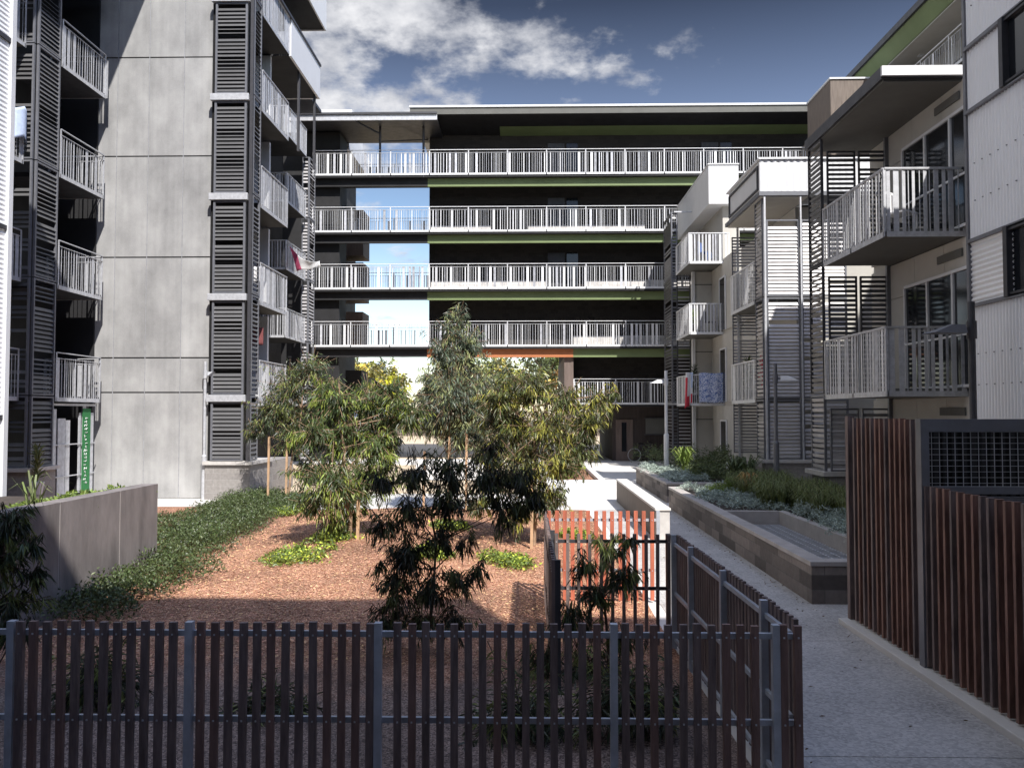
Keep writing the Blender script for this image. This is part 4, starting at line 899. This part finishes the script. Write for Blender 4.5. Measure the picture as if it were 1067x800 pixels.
o = mb.build('ground_cover', ['leaf_hedge', 'leaf_a', 'leaf_a_lo']); tag(o, 'band of low green shrubs along the retaining wall and left wing', 'ground cover'); o['kind'] = 'stuff'
# bright ground cover patches in the mulch
for i, (px, py, w, h, lab) in enumerate(((310, 590, 38, 14, 'bright creeping plant on the mulch below the left sapling'), (524, 588, 30, 14, 'bright creeping plant on the mulch left of the slat enclosure'), (290, 536, 22, 10, 'yellow green creeping plant near the left wing'), (350, 577, 18, 8, 'small bright creeper at the foot of the left sapling'), (455, 590, 20, 12, 'creeping plant half hidden behind the dark sapling'), (470, 560, 18, 10, 'pale creeper under the central saplings'), (600, 560, 16, 12, 'bright creeper just beyond the orange slats'))):
    Y = E*840/(py-430); Y -= .3; x = (px-550)*Y/840; rx = w*Y/840; ry = rx*.8; mb = MB(); rnd = random.Random(40+i)
    subs = [(x+rnd.uniform(-1, 1)*rx*.7, Y+rnd.uniform(-1, 1)*ry*.8, rnd.uniform(.12, .28)) for _ in range(14)]
    for sx, sy, sr in subs:
        for _ in range(int(60+90*rnd.random())):
            mb.m = rnd.choice([0, 0, 1, 2]); a = rnd.uniform(0, 6.28); e = (rnd.random()**.5)*sr*rnd.choice([1, 1, 1.5])
            leaf(mb, Vector((sx+math.cos(a)*e, sy+math.sin(a)*e, hgt(sx, sy)+rnd.uniform(.02, .2)*(1-e/sr*.6))), Vector((rnd.uniform(-1, 1), rnd.uniform(-1, 1), rnd.uniform(-.3, 1))), rnd.uniform(.04, .10), rnd.uniform(.02, .04), rnd)
    tag(mb.build('creeping_plant', ['leaf_bright', 'leaf_bright_hi', 'leaf_bright_lo']), lab, 'plant', 'bright creeping plants in the mulch')
# silver ground cover + strappy grasses in planters
def mounds(name, label, zones, mname, n, ll, lw, z0=.5, seed=1, up=1):
    rnd = random.Random(seed); mb = MB()
    for (x0, x1, y0, y1, k, hh) in zones:
        for _ in range(k):
            x = rnd.uniform(x0, x1); y = rnd.uniform(y0, y1); rad = rnd.uniform(.16, .34); h = hh*rnd.uniform(.6, 1.2)
            for _ in range(n):
                a = rnd.uniform(0, 6.28); e = math.sqrt(rnd.random())*rad; z = z0+h*math.sqrt(max(0, 1-(e/rad)**2))*rnd.uniform(.6, 1.05)
                leaf(mb, Vector((x+math.cos(a)*e, y+math.sin(a)*e, z)), Vector((rnd.uniform(-1, 1), rnd.uniform(-1, 1), rnd.uniform(-.2, 1)*up)), ll*rnd.uniform(.6, 1.3), lw, rnd)
    o = mb.build(name, mname); tag(o, label, 'ground cover'); o['kind'] = 'stuff'; return o
mounds('ground_cover', 'silver grey ground cover spilling over the nearest planter', [(4.05, 5.2, 16.4, 21.1, 55, .22), (5.1, 5.7, 11.2, 16.4, 40, .28), (5.6, 6.4, 11, 14, 14, .25)], 'leaf_silver', 170, .07, .018, seed=51)
mounds('ground_cover', 'silver ground cover over the edge of the far planter', [(4.0, 5.0, 22.9, 28.8, 60, .25)], 'leaf_silver', 120, .09, .025, seed=52)
mounds('ground_cover', 'dark green leafy cover at the back of the planters', [(5.0, 6.5, 22.9, 28.8, 60, .5), (4.2, 7.9, 29.5, 33, 30, .8)], 'leaf_hedge', 110, .11, .03, seed=53)
mounds('ground_cover', 'bright lime ground cover strip catching sun in the nearest planter', [(4.3, 5.3, 19.2, 20.9, 12, .33)], 'leaf_bright', 140, .09, .02, seed=54)
def grass(name, label, cat, spots, n, h, mname, seed, kind='stuff', z0=.5, w=.014, spread=.9, grp=None):
    rnd = random.Random(seed); mb = MB()
    for (x, y) in spots:
        for _ in range(n):
            a = rnd.uniform(0, 6.28); o = Vector((x+rnd.uniform(-.06, .06), y+rnd.uniform(-.06, .06), z0)); out = Vector((math.cos(a), math.sin(a), 0)); hh = h*rnd.uniform(.6, 1.15); sp = spread*rnd.uniform(.2, 1)*hh
            s = Vector((-out.y, out.x, 0))*w/2*rnd.uniform(.7, 1.3)
            p = [o, o+out*sp*.25+Vector((0, 0, hh*.6)), o+out*sp*.65+Vector((0, 0, hh*.95)), o+out*sp*1.1+Vector((0, 0, hh*.78))]
            ws = [1, .9, .6, .1]; k = len(mb.v)
            for q, ww in zip(p, ws): mb.v += [tuple(q-s*ww), tuple(q+s*ww)]
            for i in range(3): mb.f.append((k+2*i, k+2*i+1, k+2*i+3, k+2*i+2)); mb.mi.append(0)
    o = mb.build(name, mname); tag(o, label, cat, grp)
    if kind: o['kind'] = kind
    return o
rnd = random.Random(61)
grass('grasses', 'dense green strappy grasses along the back of the nearest planter', 'grass', [(rnd.uniform(5.35, 6.45), rnd.uniform(12.6, 21)) for _ in range(110)]+[(rnd.uniform(4.9, 5.8), rnd.uniform(16.5, 20.5)) for _ in range(40)], 60, .55, 'leaf_grass', 62)
rnd = random.Random(63)
x, y, z = at(708, 487, 26.5)
grass('cordyline', 'spiky lime yellow plant beside the first lamp post', 'plant', [(5.05, 26.3)], 90, .85, 'leaf_bright', 64, kind=None, w=.05, spread=.8)
grass('cordyline', 'spiky orange bronze plant among the grasses', 'plant', [(5.05, 18.7)], 70, .6, 'leaf_orange', 65, kind=None, w=.03, spread=.6)
grass('cordyline', 'dark strappy plant in front of the middle block plinth', 'plant', [(5.9, 21.9+1.2), (6.2, 23.0)], 60, .75, 'leaf_hedge', 66, kind=None, w=.07, spread=.9)
grass('cordyline', 'spindly strappy plant on top of the retaining wall', 'plant', [(-6.3, 10.2)], 14, .55, 'leaf_grass', 67, kind=None, z0=1.22, w=.03, spread=.8)
mounds('ground_cover', 'yellow green plants along the top of the retaining wall', [(-6.6, -6.0, 10.4, 12.2, 26, .14)], 'leaf_bright', 70, .08, .03, z0=1.22, seed=68)
t = tree('shrub', 'leafy green shrub in the small far garden bed', 'shrub', (1.2, 27, .3), (1.2, 27, .9), [(1.1, 27, .75, .4), (1.5, 27.4, .6, .35), (.9, 26.4, .55, .3)], 1200, .14, .05, 'leaf_bright', 'bark', .02, droop=-.3, seed=71)
t = tree('shrub', 'spindly brown shrub at the end of the sunny path', 'shrub', (2.55, 33, 0), (2.5, 33, 1.6), [(2.5, 33, 1.5, .3), (2.6, 33, .9, .22), (2.2, 33, 1.1, .15)], 350, .12, .06, 'leaf_d', 'bark_dark', .025, droop=0, seed=72)
# tree stakes
for i, (px, pyt, Y, lab) in enumerate(((278, 455, 21.6, 'pale timber stake left of the dark sapling'), (297, 455, 21.8, 'pale timber stake right of the dark sapling'), (485, 452, 19.7, 'reddish timber stake right of the central sapling trunk'), (467, 455, 19.8, 'reddish timber stake at the central sapling trunk'), (441, 470, 19.9, 'timber stake left of the central sapling'), (372, 520, 13.8, 'timber stake beside the left sapling trunk'), (553, 500, 14.2, 'timber stake beside the olive sapling'))):
    x, y, z = at(px, pyt, Y); mb = MB(); mb.bar((x, y, 0), (x+.02, y, z), .05, .05); tag(mb.build('tree_stake', 'stake'), lab, 'stake', 'timber stakes holding the saplings')

rnd = random.Random(91); mb = MB()
for _ in range(260):
    x = rnd.uniform(1.8, 3.65); y = rnd.uniform(3, 21); 
    if rnd.random() < .8: x = 3.66-abs(rnd.gauss(0, .12)) if y > 10 else 1.85+abs(rnd.gauss(0, .15))
    leaf(mb, Vector((x, y, .012)), Vector((rnd.uniform(-1, 1), rnd.uniform(-1, 1), .08)), rnd.uniform(.03, .07), .012, rnd)
o = mb.build('leaf_litter', 'leaf_litter'); tag(o, 'dry fallen leaves scattered along the path edges', 'leaf litter'); o['kind'] = 'stuff'
# ------------------------------------------------------------------ BEYOND: trees, tower, fence, car
def bigtree(label, x, y, h, r, lm, n, seed, name='tree'):
    rnd = random.Random(seed); cls = []
    for _ in range(14):
        a = rnd.uniform(0, 6.28); e = rnd.uniform(0, .75)*r; cls.append((x+math.cos(a)*e, y+math.sin(a)*e, h*rnd.uniform(.42, .86), r*rnd.uniform(.3, .48)))
    tree(name, label, 'tree', (x, y, 0), (x, y, h*.75), cls, n, .42, .24, lm, 'bark_dark', .22, droop=0, group='trees beyond the building', seed=seed)
bigtree('yellow leaved tree beyond the passage', -14.6, 88, 7.0, 3.6, 'leaf_yellow', 2600, 81)
bigtree('dense dark green tree left of the yellow one', -20, 95, 9.6, 4.2, 'leaf_far', 2600, 82)
bigtree('pale olive tree behind the black street lamp', -22.5, 92, 10.5, 5.0, 'leaf_tan', 3000, 83)
bigtree('round dark tree below the glass tower', -24.5, 112, 11.5, 4.5, 'leaf_far', 2200, 84)
bigtree('green tree right of the yellow one', -9.5, 104, 8.5, 4.5, 'leaf_far', 2600, 85)
bigtree('tree seen through the passage at its left', -3.5, 92, 9.5, 4.5, 'leaf_tan', 2600, 86)
bigtree('dark tree seen through the middle of the passage', 2, 88, 10.5, 4.5, 'leaf_far', 2600, 87)
bigtree('tan leaved tree at the right of the passage', 5.5, 84, 8, 3.5, 'leaf_orange', 2200, 88)
bigtree('green tree beyond the right end of the passage', 9, 95, 8, 4, 'leaf_far', 2000, 89)
bigtree('low olive tree between the tall pale tree and the yellow one', -17.5, 90, 8.6, 4.2, 'leaf_tan', 3000, 90)
bigtree('broad dark tree behind the tallest gum sapling', -6.5, 86, 9.5, 4.8, 'leaf_far', 3400, 91)
bigtree('green tree with tan patches behind the passage centre', -1, 80, 7.5, 4.0, 'leaf_far', 3000, 92)
bigtree('big dark tree filling the right side of the passage', 4, 98, 11.5, 5.0, 'leaf_far', 3400, 93)
t = thing('office_tower', 'distant blue glass tower rising above the trees', 'building')
part(t, 'tower_body', mat('tower_blue', (.16, .22, .36), .3, var=.1), (-88, -73.5, 400, 415, 0, 27.4))
mb = MB()
for i in range(8): mb.box(-88.1+i*1.9, -87.8+i*1.9, 399.7, 400, 0, 27.4)
for j in range(9): mb.box(-88, -73.5, 399.6, 400, 3.3*j, 3.3*j+.5)
mb.build('mullions', 'pale', t)
t = thing('boundary_fence', 'grey paling fence at the far side of the open ground', 'fence')
mb = MB()
for i in range(160): mb.box(-32+i*.3, -31.72+i*.3, 88, 88.05, 0, 1.7)
mb.build('palings', 'timber_grey', t)
def car(label, x, y, rz, paint):
    t = thing('parked_car', label, 'car', None, (x, y, 0)); t.rotation_euler.z = rz
    prof = [(-2.1, .35), (2.1, .35), (2.15, .7), (2.0, .85), (1.15, .95), (.5, 1.38), (-1.1, 1.42), (-1.85, .98), (-2.12, .9), (-2.15, .5)]
    mb = MB(); mb.prism(prof, 'y', -.85, .85); mb.build('body', paint, t, bevel=.06)
    mb = MB(); mb.prism([(1.0, .96), (.48, 1.32), (-1.05, 1.35), (-1.6, 1.0)], 'y', -.862, .862); mb.build('side_window', 'glass', t)
    for sx in (-1.3, 1.35):
        for sy in (-.87, .69):
            mb = MB(); mb.cyl((sx, sy, .32), (sx, sy+.18, .32), .32, n=20); w = mb.build('wheel', 'black', t); mb = MB(); mb.cyl((sx, sy-.01, .32), (sx, sy+.19, .32), .19, n=16); mb.build('rim', 'galv', w)
    for sy in (-.8, .5):
        mb = MB(); mb.box(2.06, 2.16, sy, sy+.3, .62, .76); mb.build('headlight', 'pale', t)
car('dark sedan parked beyond the passage, its nose showing', -10.3, 51.2, 0, mat('car_navy', (.015, .02, .05), .2, .3))

# ------------------------------------------------------------------ WASHING, CLOTHS, POTS
def cloth(name, label, cat, pts_fn, nu, nv, mats, mfn=None, group=None, th=.006):
    mb = MB(); k = 0
    for j in range(nv+1):
        for i in range(nu+1): mb.v.append(tuple(pts_fn(i/nu, j/nv)))
    for j in range(nv):
        for i in range(nu):
            a = j*(nu+1)+i; mb.f.append((a, a+1, a+nu+2, a+nu+1)); mb.mi.append(mfn((i+.5)/nu, (j+.5)/nv) if mfn else 0)
    o = mb.build(name, mats, None, smooth=True); md = o.modifiers.new('s', 'SOLIDIFY'); md.thickness = th
    return tag(o, label, cat, group)
GC = 'cloths drying on the balconies'
# blue floral blanket on the far block's first balcony front
zt = ZF[0]+1.3
cloth('blanket', 'blue and white patterned blanket hung over the lowest balcony railing', 'blanket', lambda u, v: (7.05+u*1.18, 33.42+.012*math.sin(u*18)-.01*v, zt+.02-v*1.22+.012*math.sin(u*9)), 30, 20, 'floral', group=GC)
cloth('towel', 'red and white cloth hanging from the corner of the lowest balcony', 'cloth', lambda u, v: (6.52-.03*math.sin(u*9)+u*.30-.05*v, 33.5+u*.3*0-.08*math.sin(u*7)-.02, zt+.05-v*(1.5-.25*u)), 14, 20, ['cloth_white', 'cloth_red', 'cloth_lightblue'], lambda u, v: 1 if (u < .3 and v > .15) or v > .72 else (2 if u > .5 and v < .5 else 0), group=GC)
# pink and white sheet flying out from the left wing second bay
zb = at(300, 252, 35)[2]
def fly(u, v):
    # u along the wind, v down the hem
    x0, y0, z0 = at(298, 254, 34.9); x1, y1, z1 = at(330, 270, 34.2); x2, y2, z2 = at(306, 281, 34.8)
    p = Vector((x0, y0, z0)).lerp(Vector((x1, y1, z1)), u); q = Vector((x0+.05, y0, z0-.2)).lerp(Vector((x2, y2, z2)), 1)
    d = (Vector((x2, y2, z2))-Vector((x0, y0, z0)))*v*(1-.78*u); p = p+d; p.y += .12*math.sin(u*9+v*3); p.z -= .28*math.sin(u*math.pi)*(1-v)
    return p
cloth('sheet', 'pink and white sheet blowing out from a left wing balcony', 'cloth', fly, 24, 14, ['cloth_white', 'cloth_pink'], lambda u, v: 1 if u < .26 else 0, group=GC)
cloth('towel', 'white towel hung at the left wing corner above the brown one', 'cloth', lambda u, v: (-8.75+u*.4, 25.2+.02*math.sin(u*8), ZF[1]+1.35-v*.5), 8, 6, 'cloth_white', group=GC)
cloth('towel', 'dark red brown towel on the lower left wing balcony', 'cloth', lambda u, v: (-8.72+u*.42, 25.0+.02*math.sin(u*8), ZF[0]+2.35-v*.55), 8, 6, 'cloth_brown', group=GC)
cloth('shirt', 'blue shirt drying at the narrow upper left balcony', 'shirt', lambda u, v: (-12.55+.1*math.sin(u*3), 19.2+u*.45, ZF[2]+1.35-v*.75-.25*abs(u-.5)), 8, 10, 'cloth_lightblue', group=GC)
# green banner with white script by the left stack entrance
t = thing('banner', 'tall green banner with white lettering beside the left stack', 'banner')
def ban(u, v): return (-12.44+.0, 22.3+u*.42, 2.55-v*2.2)
mb = MB(); mb.box(-12.45, -12.435, 22.28, 22.68, .3, 2.62); mb.build('cloth', 'banner_green', t)
rnd = random.Random(9); mb = MB(); z = 2.35
while z > .5:
    for _ in range(3):
        y = 22.42+rnd.uniform(-.06, .08); a = rnd.uniform(0, 3.14); l = rnd.uniform(.02, .045)
        mb.bar((-12.43, y-math.cos(a)*l, z-math.sin(a)*l), (-12.43, y+math.cos(a)*l, z+math.sin(a)*l), .006, .018, up=(1, 0, 0))
    z -= .10
mb.build('lettering', 'cloth_white', t)
# potted plants and chairs on balconies
def pot(label, x, y, z, h, leafm='leaf_hedge', n=160, potm='dark_steel', kind='grass'):
    t = thing('potted_plant', label, 'plant', 'potted plants on the balconies', (x, y, z))
    mb = MB(); mb.cyl((0, 0, 0), (0, 0, .3), .11, .16, n=14); mb.build('pot', potm, t)
    mb = MB(); rnd = random.Random(int(x*100+y*10)); 
    for _ in range(n):
        a = rnd.uniform(0, 6.28); v = Vector((math.cos(a)*rnd.uniform(.1, .8), math.sin(a)*rnd.uniform(.1, .8), rnd.uniform(.2, 1))); p = Vector((0, 0, .3+rnd.uniform(0, h)))
        leaf(mb, p, v, .28, .035, rnd)
    mb.cyl((0, 0, .3), (0, 0, .3+h), .012); mb.build('foliage', leafm, t)
pot('palm like potted plant on the middle block balcony', 7.15, 26.4, ZF[0]+.13, .95, 'leaf_hedge')
pot('red flowering potted plant on the middle block balcony', 7.4, 25.6, ZF[0]+.13, 1.0, 'cloth_red', 40)
pot('green potted plant on the far block middle balcony', 7.0, 34, ZF[1]+.13, .5, 'leaf_bright', 120)
pot('dark bushy pot plant above the blue blanket', 6.95, 33.9, ZF[0]+.13, 1.15, 'leaf_d', 150)
pot('small plant beside the left louvre tower', -12.1, 19.7, .5, .8, 'leaf_grass', 120, 'pale')
def chair(label, x, y, z, rz, m='galv'):
    t = thing('balcony_chair', label, 'chair', 'chairs on the balconies', (x, y, z)); t.rotation_euler.z = rz
    part(t, 'seat', m, (-.22, .22, -.22, .22, .42, .45)); mb = MB()
    for i in range(5): mb.box(-.2+i*.09, -.16+i*.09, .2, .22, .45, .88)
    mb.box(-.22, .22, .2, .225, .85, .9); mb.build('backrest', m, t)
    for sx in (-1, 1):
        for sy in (-1, 1): part(t, 'leg', m, (sx*.2-.015, sx*.2+.015, sy*.2-.015, sy*.2+.015, 0, .42))
chair('pale chair on the top near right balcony', 7.2, 15.6, ZF[1]+.13, .6, 'cloth_white'); chair('dark chair by the door on the top near right balcony', 7.5, 16.6, ZF[1]+.13, 2.0, 'dark_steel')
chair('dark chair on the middle far block balcony', 7.7, 34.2, ZF[1]+.13, 1.0, 'dark_steel'); chair('blue chair on the far block top balcony', 7.5, 34.2, ZF[2]+.13, 1.0, 'cloth_blue')
t = thing('bicycle', 'black bicycle leaning by the brown ground floor door', 'bicycle', None, (5.95, 41.7, 0))
for s in (-.5, .5):
    mb = MB()
    for i in range(20):
        a, b = 2*math.pi*i/20, 2*math.pi*(i+1)/20
        mb.bar((s+.33*math.cos(a), 0, .34+.33*math.sin(a)), (s+.33*math.cos(b), 0, .34+.33*math.sin(b)), .03, .03, up=(0, 1, 0))
    mb.build('wheel', 'galv' if s < 0 else 'dark_steel', t)
mb = MB()
for a, b in (((-.5, .34), (-.15, .85)), ((-.15, .85), (.35, .85)), ((.35, .95), (.5, .34)), ((0, .34), (.35, .8)), ((0, .34), (-.15, .88)), ((-.5, .34), (0, .34))): mb.bar((a[0], 0, a[1]), (b[0], 0, b[1]), .03, .03, up=(0, 1, 0))
mb.build('frame', 'dark_steel', t); part(t, 'saddle', 'black', (-.28, -.04, -.06, .06, .9, .95)); part(t, 'handlebar', 'black', (.3, .36, -.25, .25, .98, 1.01))
